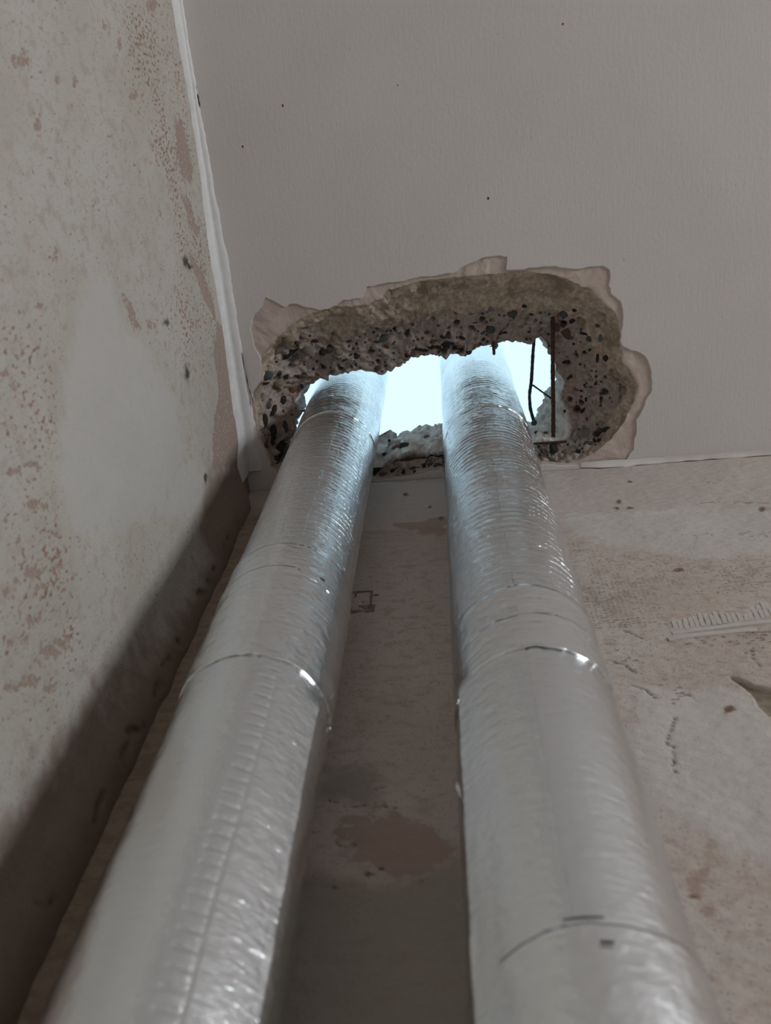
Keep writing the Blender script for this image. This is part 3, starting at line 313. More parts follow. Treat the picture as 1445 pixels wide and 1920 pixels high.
def mat_foil(name, tint, rough=.1, fine=.35, scrim=1.0):
    s = NT(name)
    sx = s.n.new('ShaderNodeSeparateXYZ'); s.t.links.new(s.co, sx.inputs[0])
    ang = s.math('ARCTAN2', sx.outputs[1], sx.outputs[0])
    wob = s.math('MULTIPLY', s.noise(22, 3, .5), .9)
    def lines(x, period, w):
        f = s.math('FRACT', s.math('ADD', s.math('DIVIDE', x, period), wob))
        return s.ramp(s.math('ABSOLUTE', s.math('SUBTRACT', f, .5)), 0, w, 1, 0)
    patch = s.ramp(s.noise(14, 3, .5), .38, .6, .4, 1.0)
    low = s.ramp(sx.outputs[2], 1.6, 2.1, .10, 1.0)
    h = s.math('MULTIPLY', lines(sx.outputs[2], .0135, .075), s.math('MULTIPLY', patch, low))
    h2 = s.math('MULTIPLY', lines(ang, .1848, .045), s.math('MULTIPLY', s.math('MULTIPLY', patch, .45), low))
    s.set('Base Color', tint).set('Metallic', 1.0)
    s.set('Roughness', s.ramp(s.noise(40, 4, .6), .3, .7, rough * .7, rough * 1.5))
    b = s.bump(s.math('MAXIMUM', h, h2), .9 * scrim, .0010)
    b = s.bump(s.math('MULTIPLY', s.noise(130, 4, .6, s.scaled((1, 1, 2.2)), 1.2), s.ramp(sx.outputs[2], 1.5, 2.1, .35, 1.0)), fine * 1.3, .0015, b)
    b = s.bump(s.noise(420, 3, .55), fine, .0004, b)
    s.set('Normal', b); return s.m
def mat_plain(name, col, rough=.8, metal=0.0, n=60, var=.25, bump=.3, bd=.001):
    s = NT(name)
    c2 = tuple(c * (1 - var) for c in col)
    s.set('Base Color', s.mix(s.ramp(s.noise(n, 4, .6), .35, .65), c2, col)).set('Roughness', rough).set('Metallic', metal)
    s.set('Normal', s.bump(s.noise(n * 3, 4, .6), bump, bd)); return s.m

M_LEFT, M_BACK, M_CEIL, M_SKIM, M_CONC = mat_left_wall(), mat_back_wall(), mat_ceiling(), mat_skim(), mat_concrete()
M_TRIM = mat_plain('white_joint_filler', (.74, .74, .74), .75, n=90, var=.06, bump=.25)
M_FOIL = mat_foil('aluminium_foil_jacket', (.83, .87, .905), .13, .45)
M_TAPE = mat_foil('aluminium_foil_tape', (.85, .885, .915), .17, .3, .35)
M_RUST = mat_plain('rusty_steel', (.10, .055, .035), .8, .3, 200, .6, .5)
M_STEEL = mat_plain('dark_steel_wire', (.05, .05, .048), .7, .4, 200, .4, .4)
M_DARK = mat_plain('gap_shade', (.035, .03, .025), 1.0)  # very dark colour stands in for shade inside cracks and a tear
M_PLAIN = mat_plain('plain_plaster', (.58, .55, .52), .9, n=8, var=.08, bump=.2)
M_FLOOR = mat_plain('dusty_screed', (.42, .40, .37), .9, n=12, var=.2, bump=.4)
M_FRAME = mat_plain('white_window_paint', (.75, .75, .74), .5, n=30, var=.04, bump=.1)

# ------------------------------------------------------------------ walls
def wall_left():
    st = .004
    ys = np.arange(-.95, 0 + st / 2, st); zs = np.arange(1.35, 2.5 + st / 2, st)
    ys[-1] = 0
    Y, Z = np.meshgrid(ys, zs, indexing='ij'); P3 = np.stack([Y, Z, np.zeros_like(Y)], -1)
    wob = fbm(P3, 60, 3, 4) * .005
    smooth = poly_mask(Y, Z, L_SMOOTH, .012, wob * 1.5)
    brown = np.maximum(poly_mask(Y, Z, L_BROWN, .006, wob), ellipse_mask(Y, Z, L_SPOT, .5, fbm(P3, 130, 3, 9) * .45))
    dark_brown = np.maximum(poly_mask(Y, Z, L_DARK_BROWN, .02, wob * 2) * .85, .75 * poly_mask(Y, Z, L_LOWER, .03, wob * 4))
    speck = poly_mask(Y, Z, L_SPECKLE, .04, wob * 3) * (0.65 + .5 * fbm(P3, 22, 2, 6))
    dark = ellipse_mask(Y, Z, L_DARKSPOT, .5, fbm(P3, 300, 2, 3) * .4)
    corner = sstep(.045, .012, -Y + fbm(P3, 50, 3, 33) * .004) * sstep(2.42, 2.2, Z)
    groove = 1 - sstep(.0008, .0045, np.abs(-Y - .016 + fbm(P3, 40, 2, 41) * .006))
    groove = groove * sstep(.1, .4, fbm(P3, 70, 2, 21)) * sstep(2.40, 2.25, Z)
    X = fbm(P3, 18, 3, 1) * .0012 + fbm(P3, 120, 2, 2) * .00025 - brown * .0006 + smooth * .0003 - groove * .004
    X = X * sstep(0, .02, 2.5 - Z + .004)
    X = X + .0195 * sstep(-.075, 0, Y) ** 1.5 * sstep(2.5, 2.40, Z) * (1 + .05 * fbm(P3, 40, 2, 44))
    quads = grid_quads(len(ys), len(zs), flip=False)
    V = np.stack([X, Y, Z], -1).reshape(-1, 3); n = len(V)
    extra = np.array([(0, ROOM_Y, 0), (0, -.95, 0), (0, -.95, 2.5), (0, ROOM_Y, 2.5), (0, -.95, 0), (0, 0, 0), (0, 0, 1.35), (0, -.95, 1.35)], float)
    q2 = np.array([(0, 1, 2, 3), (4, 5, 6, 7)]) + n
    pad = lambda a: np.concatenate([a.ravel(), np.zeros(8)])
    me = mesh_np('wall_left', np.concatenate([V, extra]), np.concatenate([quads, q2]), True,
                 dict(smooth_coat=pad(smooth), brown=pad(brown), dark_brown=pad(dark_brown), speckle=pad(speck), dark_spot=pad(np.maximum(dark, groove * .5)), corner=pad(corner)))
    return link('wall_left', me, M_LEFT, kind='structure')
def wall_back():
    st = .0022
    xs = np.arange(0, .951, st); zs = np.arange(1.3, 2.5 + st / 2, st)
    X, Z = np.meshgrid(xs, zs, indexing='ij'); P3 = np.stack([X, Z, np.zeros_like(X)], -1)
    wob = fbm(P3, 50, 3, 14) * .006
    smooth = poly_mask(X, Z, B_SMOOTH, .012, wob * 1.5)
    brown = poly_mask(X, Z, B_BROWN, .015, wob * 2)
    olive = poly_mask(X, Z, B_OLIVE, .01, wob)
    spot = ellipse_mask(X, Z, B_SPOT, .5, fbm(P3, 200, 2, 7) * .5)
    chip = poly_mask(X, Z, B_CHIP, .002, wob * .4)
    cw = fbm(P3, 160, 2, 31) * .0022
    crack = np.zeros_like(X)
    for c in B_CRACK:
        crack = np.maximum(crack, 1 - sstep(.0002, .0022, seg_dist(X, Z, c) + np.abs(cw) * .9))
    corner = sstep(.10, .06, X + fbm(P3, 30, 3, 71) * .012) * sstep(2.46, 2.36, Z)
    edge = 2.283 + fbm(P3, 12, 3, 51) * .006
    top = sstep(-.004, .004, Z - edge)
    Y = fbm(P3, 14, 3, 11) * .0014 + fbm(P3 * np.array([1, 1.8, 1]), 90, 3, 12) * .00055
    Y = Y - top * .0022 + chip * .006 + crack * .0022 - smooth * .0006
    Y = Y * sstep(-.002, .01, 2.5 - Z)
    quads = grid_quads(len(xs), len(zs), flip=True)
    V = np.stack([X, Y, Z], -1).reshape(-1, 3); n = len(V)
    extra = np.array([(.95, 0, 0), (ROOM_X, 0, 0), (ROOM_X, 0, 2.5), (.95, 0, 2.5), (0, 0, 0), (.95, 0, 0), (.95, 0, 1.3), (0, 0, 1.3)], float)
    q2 = np.array([(0, 1, 2, 3), (4, 5, 6, 7)]) + n
    pad = lambda a: np.concatenate([a.ravel(), np.zeros(8)])
    me = mesh_np('wall_back', np.concatenate([V, extra]), np.concatenate([quads, q2]), True,
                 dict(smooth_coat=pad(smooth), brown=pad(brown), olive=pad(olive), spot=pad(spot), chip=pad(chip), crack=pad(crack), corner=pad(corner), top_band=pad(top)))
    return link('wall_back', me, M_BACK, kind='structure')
WALL_L = wall_left(); WALL_B = wall_back()
# solid masonry behind the plaster faces
for nm, wall, b in (('masonry', WALL_L, (-.15, -.009, ROOM_Y - .15, .15, 0, 2.4995)), ('masonry', WALL_B, (-.009, ROOM_X + .1, .0095, .15, 0, 2.4995))):
    bm = bmesh.new(); box_bm(bm, *b); bm_obj(nm, bm, M_PLAIN, wall)
bm = bmesh.new(); box_bm(bm, -.0, ROOM_X, ROOM_Y - .15, ROOM_Y, 0, 2.5); bm_obj('wall_front', bm, M_PLAIN, kind='structure')
bm = bmesh.new()
for (y0, y1, z0, z1) in ((ROOM_Y, WIN_Y0, 0, 2.5), (WIN_Y1, 0, 0, 2.5), (WIN_Y0, WIN_Y1, 0, WIN_Z0), (WIN_Y0, WIN_Y1, WIN_Z1, 2.5)):
    box_bm(bm, ROOM_X, ROOM_X + .1, y0, y1, z0, z1)
bm_obj('wall_right', bm, M_PLAIN, kind='structure')
bm = bmesh.new(); box_bm(bm, 0, ROOM_X, ROOM_Y, 0, -.1, 0); bm_obj('floor', bm, M_FLOOR, kind='structure')
# window frame round the opening, casements open
bm = bmesh.new(); fw = .05
for (y0, y1, z0, z1) in ((WIN_Y0, WIN_Y0 + fw, WIN_Z0, WIN_Z1), (WIN_Y1 - fw, WIN_Y1, WIN_Z0, WIN_Z1), (WIN_Y0 + fw, WIN_Y1 - fw, WIN_Z0, WIN_Z0 + fw), (WIN_Y0 + fw, WIN_Y1 - fw, WIN_Z1 - fw, WIN_Z1)):
    box_bm(bm, ROOM_X + .02, ROOM_X + .08, y0, y1, z0, z1)
bm_obj('window_1', bm, M_FRAME, kind='structure')

# ------------------------------------------------------------------ the broken hole
HC = np.array([0.342, -0.093])
NA = 900
ANG = np.linspace(-math.pi, math.pi, NA, endpoint=False)
corners = [(0, ROOM_Y), (ROOM_X, ROOM_Y), (ROOM_X, 0), (0, 0)]
ANG = np.sort(np.concatenate([ANG, [math.atan2(y - HC[1], x - HC[0]) for x, y in corners]])); NA = len(ANG)
DIRS = np.stack([np.cos(ANG), np.sin(ANG)], -1)
def radial(pts, HC=HC, DIRS=DIRS):
    """radius (and height) of a closed outline along every ray from the hole's centre"""
    P = np.asarray(pts, float); r = np.zeros(NA); z = np.zeros(NA)
    n = len(P)
    for k in range(n):
        a, b = P[k, :2] - HC, P[(k + 1) % n, :2] - HC
        e = b - a
        den = DIRS[:, 0] * e[1] - DIRS[:, 1] * e[0]
        with np.errstate(divide='ignore', invalid='ignore'):
            t = (a[0] * e[1] - a[1] * e[0]) / den
            u = (a[0] * DIRS[:, 1] - a[1] * DIRS[:, 0]) / den
        ok = (np.abs(den) > 1e-12) & (u >= -1e-6) & (u <= 1 + 1e-6) & (t > r)
        r = np.where(ok, t, r)
        if P.shape[1] > 2: z = np.where(ok, P[k, 2] + (P[(k + 1) % n, 2] - P[k, 2]) * u, z)
    return r, z
def ring_xy(r): return HC + DIRS * r[:, None]
rA, _ = radial(RING_PAINT); rB, _ = radial(RING_CONCRETE); rM, zM = radial(RING_LIP)
M_XY = HC + DIRS * rM[:, None]
HC2 = np.array([.342, -.123])        # the top ring is cut from a centre nearer the room
D2 = M_XY - HC2; D2 /= np.linalg.norm(D2, axis=1, keepdims=True)
rU, zU = radial(RING_TOP, HC2, D2)
U_XY = HC2 + D2 * rU[:, None]
pc = np.concatenate([ring_xy(rB), np.zeros((NA, 1))], 1)
rB = rB + fbm(pc, 150, 3, 3) * .0012
rA = np.maximum(rA + fbm(pc, 120, 3, 5) * .0012, rB + .0012)
# stay inside the two walls
def room_r(x0, x1, y0, y1):
    with np.errstate(divide='ignore'):
        tx = np.where(DIRS[:, 0] > 0, (x1 - HC[0]) / DIRS[:, 0], (x0 - HC[0]) / DIRS[:, 0])
        ty = np.where(DIRS[:, 1] > 0, (y1 - HC[1]) / DIRS[:, 1], (y0 - HC[1]) / DIRS[:, 1])
    return np.minimum(np.abs(tx), np.abs(ty))
rR = room_r(0, ROOM_X, ROOM_Y, 0)
rA = np.minimum(rA, rR - .0006); rB = np.minimum(rB, rA - .0004)
# painted ceiling: from the break outwards
SK = .0035
rows = []; zr = []
for s in (0.0, .0006, .004, .02, .06, .13, .25, .45, .7, 1.0):
    r = rA + (rR - rA) * s; xy = ring_xy(r)
    z = np.full(NA, 2.5)
    rows.append(np.concatenate([xy, z[:, None]], 1))
up = rows[0].copy(); up[:, 2] += SK + .001
V = np.stack([up] + rows, 0)
link('ceiling', mesh_np('ceiling', V, grid_quads(V.shape[0], NA, True), True), M_CEIL, kind='structure')
CEIL = bpy.data.objects['ceiling']
# bare skim coat left where the paint and finish broke away
rows = []
for s in np.linspace(0, 1, 9):
    r = rB + (rA + .001 - rB) * s; xy = ring_xy(r); q = np.concatenate([xy, np.zeros((NA, 1))], 1)
    lay = sstep(-.1, .1, fbm(q, 28, 3, 77)) * .0012
    z = 2.5 + SK + fbm(q, 60, 3, 18) * .0007 - lay * (1 if s > 0 else 0)
    rows.append(np.concatenate([xy, z[:, None]], 1))
V = np.stack(rows, 0)
link('skim_coat', mesh_np('skim_coat', V, grid_quads(V.shape[0], NA, True), True), M_SKIM, CEIL)

# concrete: rim -> lip -> top
S1, S2 = 46, 26
VV = []; par = []
for k in range(S1):
    s = k / (S1 - 1)
    r = rB + (rM - rB) * s; h = 2.5 + SK - .0005 + (zM - 2.5 - SK) * (1 - (1 - s) ** 1.8)
    VV.append(np.concatenate([ring_xy(r), h[:, None]], 1)); par.append(np.full(NA, s))
for k in range(1, S2 + 1):
    s = k / S2
    h = zM + (zU - zM) * s
    VV.append(np.concatenate([M_XY + (U_XY - M_XY) * s ** .8, h[:, None]], 1)); par.append(np.full(NA, 1 + s))
V = np.stack(VV, 0); par = np.stack(par, 0)
# smooth the rings between rim and lip
du = np.gradient(V, axis=0); dv = np.roll(V, -1, 1) - np.roll(V, 1, 1)
N = np.cross(du, dv); N /= np.linalg.norm(N, axis=-1, keepdims=True) + 1e-12
inward = np.array([HC[0], HC[1], 2.4]) - V
N *= np.sign((N * inward).sum(-1, keepdims=True) + 1e-9)
d1, d2, rid = worley(V, 62, 5); e1, e2, rid2 = worley(V, 26, 9)
near = sstep(.0, .05, (-.135 - V[..., 1]))      # side of the hole away from the back wall
right = sstep(.53, .60, V[..., 0])
wobm = fbm(V, 45, 3, 61) * .09
farl = sstep(.13, .20, V[..., 0])
mortar = (1 - sstep(-.03, .03, par - (.12 + .36 * farl + wobm))) * near
mortar = np.maximum(mortar, (1 - sstep(-.03, .03, par - (.20 + wobm))) * right)
mortar = np.maximum(mortar, .6 * (1 - sstep(-.03, .03, par - (.10 + wobm))))
rough = (1 - mortar * .55)
chunk = (np.clip(d2 - d1, 0, .5) - .18) * .010 + (rid2 - .5) * .010 * sstep(.03, .25, e2 - e1)
cavity = ((rid > .78) & (d1 < .45)).astype(float) * (par < 1.05) * (1 - mortar)
cavity = cavity * sstep(.45, .25, d1)
disp = chunk * rough + fbm(V, 90, 3, 23) * .0030 + fbm(V, 26, 2, 29) * .0050 - cavity * .008
rear = sstep(-.075, -.055, V[..., 1]) * sstep(.16, .20, V[..., 0]) * sstep(.50, .44, V[..., 0])
gap = rear * sstep(.74, .82, par + fbm(V, 30, 2, 81) * .05) * sstep(1.02, .95, par + fbm(V, 30, 2, 81) * .05)
disp -= gap * .014; cavity = np.maximum(cavity, gap)
disp += (mortar > .5) * .002 - .001
taper = sstep(0, .06, par)
V = V + N * (disp * taper)[..., None]
V[..., 2] = np.maximum(V[..., 2], 2.5 + SK - .001)
daylit_plaster = sstep(1.0, 1.12, par + fbm(V, 60, 3, 71) * .05)
top = np.concatenate([ring_xy(room_r(-.15, ROOM_X + .15, ROOM_Y - .15, .15)), np.full((NA, 1), SLAB_TOP)], 1)
low = top.copy(); low[:, 2] = 2.50
V = np.concatenate([V, top[None], low[None]], 0)
z2 = lambda a, v=0.0: np.concatenate([a, np.full((2, NA), v)], 0)
SLAB_V = V[:S1 + S2].copy(); SLAB_N = N; SLAB_PAR = par; SLAB_MORT = mortar
SLAB = link('ceiling_slab', mesh_np('ceiling_slab', V, grid_quads(V.shape[0], NA, True, flip=True), True,
            dict(mortar=z2(mortar), daylit_plaster=z2(daylit_plaster), cavity=z2(cavity))), M_CONC, kind='structure')
# back of the ceiling boards outside the hole
bm = bmesh.new(); box_bm(bm, ROOM_X + .0, ROOM_X + .15, ROOM_Y - .15, .15, 2.5, 2.505); bm.free()

# stones in the broken concrete; the darkest chips also stand for shaded voids
def stone_mesh(name, seed, lump=.22):
    bm = bmesh.new(); bmesh.ops.create_icosphere(bm, subdivisions=2, radius=1)
    r = random.Random(seed)
    for v in bm.verts:
        v.co *= 1 + (r.random() - .5) * lump
    bm.faces.ensure_lookup_table()
    me = bpy.data.meshes.new(name); bm.to_mesh(me); bm.free()
    for p in me.polygons: p.use_smooth = (seed % 2 == 0)
    return me
STONE_COL = dict(slate=(.075, .08, .08), flint_void=(.022, .02, .018), brown=(.17, .09, .055), rust=(.27, .11, .035), grey=(.24, .22, .20), buff=(.30, .23, .16), blue=(.15, .16, .165), maroon=(.13, .06, .05))
STONE_MAT = {k: mat_plain('stone_' + k, v, .75, n=150, var=.35, bump=.4, bd=.0006) for k, v in STONE_COL.items()}
STONES = {}
def stone(kind, k):
    key = (kind, k % 3)
    if key not in STONES:
        me = stone_mesh('stone', hash(kind) % 7 + k % 3 * 11 + 3) if False else stone_mesh('stone', len(STONES) + 2)
        me.materials.append(STONE_MAT[kind]); STONES[key] = me
    return STONES[key]
def put_stone(loc, normal, kind, a, b, c, spin, k, sink=.45):
    n = Vector(normal).normalized()
    q = n.to_track_quat('Z', 'Y').to_matrix().to_4x4()
    o = bpy.data.objects.new('pebble_and_void', stone(kind, k)); COL.objects.link(o); o.parent = SLAB
    o.matrix_world = Matrix.Translation(Vector(loc) - n * (c * sink)) @ q @ Matrix.Rotation(spin, 4, 'Z') @ Matrix.Diagonal((a, b, c, 1))
    return o
rs = random.Random(11)
count = 0
placed = []
while count < 85:
    i = rs.randrange(3, S1 + 3); j = rs.randrange(NA)
    if SLAB_MORT[i, j] > .4 and rs.random() > .06: continue
    p = SLAB_V[i, j]
    if any((p[0] - q[0]) ** 2 + (p[1] - q[1]) ** 2 + (p[2] - q[2]) ** 2 < .007 ** 2 for q in placed): continue
    placed.append(p)
    kind = rs.choices(['slate', 'flint_void', 'brown', 'grey', 'buff', 'blue', 'maroon', 'rust'], [16, 34, 9, 20, 6, 8, 7, 1])[0]
    a = rs.uniform(.0028, .0078) * (1.25 if kind in ('grey', 'buff') else 1); b = a * rs.uniform(.4, .85)
    put_stone(p, SLAB_N[i, j], kind, a, b, b * .8, rs.uniform(0, 3.14), count, .62)
    count += 1
for (loc, nrm, kind, a, b, spin) in KEY_STONES_VOIDS:
    put_stone(loc, nrm, kind, a, b, min(a, b) * .8, spin, count, .45); count += 1

# ------------------------------------------------------------------ steel in the hole
def rod(name, pts, r, mat, label, cat, group=None, ribs=False, wob=.0006):
    P = [Vector(p) for p in pts]; fine = []
    for a, b in zip(P[:-1], P[1:]):
        n = max(2, int((b - a).length / .0025))
        for k in range(n): fine.append(a.lerp(b, k / n))
    fine.append(P[-1])
    ns = 10; V = []
    pn = np.array([list(p) for p in fine])
    pn = np.stack([np.convolve(np.pad(pn[:, k], 3, mode='edge'), np.ones(7) / 7, 'valid') for k in range(3)], -1)
    w = fbm(pn, 90, 2, 3)
    tang = np.gradient(pn, axis=0); tang /= np.linalg.norm(tang, axis=1, keepdims=True) + 1e-12
    for k, (p, t) in enumerate(zip(pn, tang)):
        u = np.cross(t, (.3, .2, 1)); u /= np.linalg.norm(u); v = np.cross(t, u)
        rr = r * (1 + .12 * w[k] + (.13 if ribs and (k % 4 == 0) else 0))
        if k in (0, len(pn) - 1): rr *= .6
        for m in range(ns):
            a = 2 * math.pi * m / ns; V.append(p + rr * (math.cos(a) * u + math.sin(a) * v))
    me = mesh_np(name, V, grid_quads(len(pn), ns, True), True)
    bm = bmesh.new(); bm.from_mesh(me); bmesh.ops.holes_fill(bm, edges=[e for e in bm.edges if e.is_boundary]); bm.to_mesh(me); bm.free()
    o = link(name, me, mat, None, label=label, category=cat)
    if group: o['group'] = group
    return o
rod('reinforcing_bar', [(.4965, -.240, 2.602), (.489, -.1763, 2.602), (.4848, -.1263, 2.602), (.4805, -.1033, 2.602), (.4814, -.0749, 2.602), (.4856, -.0632, 2.602), (.486, -.055, 2.602)], .0028, M_STEEL,
    'thin dark bent steel bar against the bright sky, left one in the hole', 'steel bar', 'steel bars crossing the hole', True)
rod('reinforcing_bar', [(.5181, -.244, 2.557), (.5178, -.2319, 2.557), (.5159, -.1487, 2.557), (.5156, -.0944, 2.557), (.5142, -.0331, 2.557), (.5142, -.024, 2.557)], .0034, M_RUST,
    'rusty straight steel bar near the right side of the hole, thicker of the two', 'steel bar', 'steel bars crossing the hole', True)
rod('tie_wire', [(.4850, -.1212, 2.602), (.500, -.112, 2.583), (.5145, -.1044, 2.560)], .0016, M_STEEL,
    'short dark slanting wire joining the two steel bars in the hole', 'wire')
rod('reinforcing_bar', [(.476, -.0388, 2.530), (.500, -.0387, 2.530), (.536, -.0386, 2.530)], .0021, M_RUST,
    'short dark steel bar lying crosswise below the foot of the rusty bar', 'steel bar')
rod('wire_stub', [(.074, -.1107, 2.575), (.088, -.1109, 2.575), (.1015, -.1111, 2.576)], .0016, M_STEEL,
    'tiny dark wire stub poking out of the concrete left of the left pipe', 'wire')
rod('wire_stub', [(.2325, -.042, 2.609), (.236, -.036, 2.608), (.2410, -.018, 2.607)], .0026, M_STEEL,
    'small dark curved steel stub in the pale rubble between the pipes', 'wire')
rod('wire_stub', [(.4229, -.2046, 2.576), (.4231, -.190, 2.584), (.4233, -.1778, 2.590)], .0028, M_RUST,
    'short dark stub hanging from the concrete lip above the right pipe', 'wire')

# ------------------------------------------------------------------ insulated pipes
PR_ = 0.06495
def hoops(az, z, P, seed, period=.0135):
    ph = z + fbm(P, 6, 2, seed) * .004 + .0011 * np.sin(az * 2 + seed) + fbm(P, 30, 2, seed + 3) * .0006
    d = np.abs((ph / period) % 1 - .5) * period
    amp = np.clip(.55 + fbm(P, 14, 2, seed + 5) * .8, .25, 1.3)
    d3 = np.abs(((ph + .003 * fbm(P, 9, 1, seed + 9)) / (period * .5)) % 1 - .5) * period * .5
    _h = np.exp(-(d / .0011) ** 2) * .00045 * amp + np.exp(-(d3 / .0008) ** 2) * .00014 * amp
    return _h * (.22 + .78 * sstep(1.65, 2.1, z))
def crinkle(P, az, z, seed, k=1.0):
    Q = np.stack([np.cos(az) * PR_, np.sin(az) * PR_, z * 1.5], -1)
    Q2 = np.stack([np.cos(az) * PR_ + z * .5, np.sin(az) * PR_, z], -1)
    return (ridged(Q, 110, 3, seed) * .00012 + ridged(Q2, 40, 2, seed + 2) * .00013) * k
def az_grid(a0, a1, n): return np.radians(np.linspace(a0, a1, n))
def sleeve(name, C, zs, az, off, fn, mat, parent, close=False, zedge=None, **props):
    A, Z = np.meshgrid(az, zs, indexing='ij')
    if zedge is not None:
        w = (Z - zs[0]) / (zs[-1] - zs[0]); lo, hi = zedge(az)
        Z = zs[0] + lo[:, None] + (zs[-1] + hi[:, None] - zs[0] - lo[:, None]) * w
    P = np.stack([np.cos(A) * PR_, np.sin(A) * PR_, Z], -1)
    w_ = (Z - zs[0]) / (zs[-1] - zs[0]) if zedge is None else w
    off_ = off
    if zedge is not None:
        m_ = np.minimum(w_, 1 - w_) * (zs[-1] - zs[0]); off_ = off + 0 * m_; off_[:, 0] = -.0004; off_[:, -1] = -.0004; Z[:, 1] = Z[:, 0] + .0002; Z[:, -2] = Z[:, -1] - .0002
    r = PR_ + off_ + fn(A, Z, P)
    V = np.stack([r * np.cos(A), r * np.sin(A), Z], -1)      # (az, z)
    if close: q = grid_quads(V.shape[1], V.shape[0], True, flip=False); V = V.transpose(1, 0, 2)
    else: q = grid_quads(V.shape[0], V.shape[1])
    return link(name, mesh_np(name, V, q, True), mat, parent, **props)
def pipe(C, seed, label, bands, flap, tears, seam_z=1.68):
    root = bpy.data.objects.new('insulated_pipe', None); COL.objects.link(root)
    root.location = (C[0], C[1], 0); root['label'] = label; root['category'] = 'pipe'; root['group'] = 'foil wrapped pipes through the ceiling hole'
    az = np.concatenate([az_grid(-195, 35, 190), az_grid(35, 165, 26)[1:-1]])
    zs = np.concatenate([np.linspace(0, 1.2, 60)[:-1], np.arange(1.2, 2.78, .0009), np.linspace(2.78, 3.3, 60)])
    def jk(A, Z, P):
        wrap = sstep(-195, -188, np.degrees(A))
        P = P
        return fbm(P, 9, 2, seed) * .0011 + hoops(A, Z, P, seed) + crinkle(P, A, Z, seed, 1.0)
    j = sleeve('foil_jacket', C, zs, az, 0, jk, M_FOIL, root, close=True)
    f0, f1, free = flap
    fz = np.arange(1.18, 2.70, .0014); fa = az_grid(f0, f1, 60)
    def fl(A, Z, P):
        flare = .0042 * np.clip(1 - np.abs(A - np.radians(free)) / np.radians(22), 0, 1) ** 2 * sstep(seam_z, seam_z - .03, Z)
        lad = 0
        if free == f1:      # ladder of scrim threads showing through the lowest stretch of the flap
            dg = np.degrees(A) + 2 * fbm(P, 12, 1, 5); win = sstep(-75, -73.5, dg) * sstep(-61.5, -63, dg)
            dz = np.abs(((Z + .0015 * fbm(P, 25, 1, 9)) / .013) % 1 - .5) * .013
            lad = -(.0007 * np.exp(-(dz / .0013) ** 2) * win + .0006 * np.exp(-((dg + 61.5) / 1.2) ** 2)) * sstep(1.69, 1.66, Z)
        lift = np.exp(-(np.degrees(np.minimum(np.abs(A - np.radians(f0)), np.abs(A - np.radians(f1)))) / 2.0) ** 2) * np.clip(fbm(P, 30, 2, seed + 8) + .1, 0, 1) * .0016
        return fbm(P, 9, 2, seed) * .0011 + hoops(A, Z, P, seed) * 1.1 + crinkle(P, A, Z, seed + 30, 1.2) + lift * .4 + flare + lad
    sleeve('overlap_flap', C, fz, fa, .0007, fl, M_FOIL, root)
    for (b0, b1, off, slant) in bands:
        n = max(12, int((b1 - b0) / .0013))
        ba = az_grid(-195, 40, 230)
        def fn(A, Z, P, s=seed + int(b0 * 100)):
            w = (Z - b0) / (b1 - b0)
            lip = (np.exp(-(w / .04) ** 2) + np.exp(-((1 - w) / .04) ** 2)) * np.clip(fbm(P, 25, 2, s) + .2, 0, 1) * .0011
            return fbm(P, 9, 2, seed) * .0011 + hoops(A, Z, P, seed) * .5 + crinkle(P, A, Z, s, 1.8) + lip * .6 + np.clip(fbm(P, 18, 3, s + 4), 0, 1) * .0007
        def ze(a, s=seed + int(b0 * 31)):
            q = np.stack([np.cos(a), np.sin(a), a * 0], -1) * .065
            return fbm(q, 60, 3, s) * .0018 + slant * np.sin(a + 1.5), fbm(q, 60, 3, s + 3) * .0018 + slant * np.sin(a + 1.5)
        sleeve('tape_band', C, np.linspace(b0, b1, n), ba, off, fn, M_TAPE, root, zedge=ze)
    # small tears and curled tabs of tape
    for (a, z, w, h, curl, mat, nm) in tears:
        bm = bmesh.new(); nx, nz = 7, 7; g = []
        for i in range(nx):
            for k in range(nz):
                u = i / (nx - 1); v = k / (nz - 1)
                aa = math.radians(a) + (u - .5) * w / PR_; zz = z + (v - .5) * h * (1 - .6 * abs(u - .5))
                rr = PR_ + .0028 + curl * v * v
                g.append(bm.verts.new((rr * math.cos(aa), rr * math.sin(aa), zz)))
        for i in range(nx - 1):
            for k in range(nz - 1):
                bm.faces.new((g[i * nz + k], g[(i + 1) * nz + k], g[(i + 1) * nz + k + 1], g[i * nz + k + 1]))
        bm_obj(nm, bm, mat, root, True)
    return root
PIPE_L = (0.15915, -0.0858); PIPE_R = (0.396, -0.09315)
pipe(PIPE_L, 3, 'foil-wrapped insulated pipe nearer the left wall, leaning left in the picture', [(1.845, 1.912, .0008, 0), (1.686, 1.857, .0011, 0), (2.41, 2.505, .0007, .004)], (-76, -25.7, -25.7),
     [(-46, 1.856, .006, .003, .0006, M_DARK, 'tear'), (-8, 1.655, .003, .010, .003, M_TAPE, 'tape_tab'), (-10, 1.70, .003, .012, .002, M_TAPE, 'tape_tab'), (-6, 1.78, .003, .016, .001, M_TAPE, 'tape_tab')])
pipe(PIPE_R, 8, 'foil-wrapped insulated pipe farther from the left wall, right of the pair', [(1.708, 1.767, .0007, 0), (1.660, 1.716, .0010, .003), (2.36, 2.47, .0006, .008), (1.15, 1.380, .0012, .004)], (-150, -96, -150),
     [(-92, 1.382, .020, .0012, .0006, M_STEEL, 'tear'), (-84, 1.366, .007, .0018, .0006, M_STEEL, 'tear'), (-155, 1.53, .003, .03, .004, M_TAPE, 'tape_tab')])

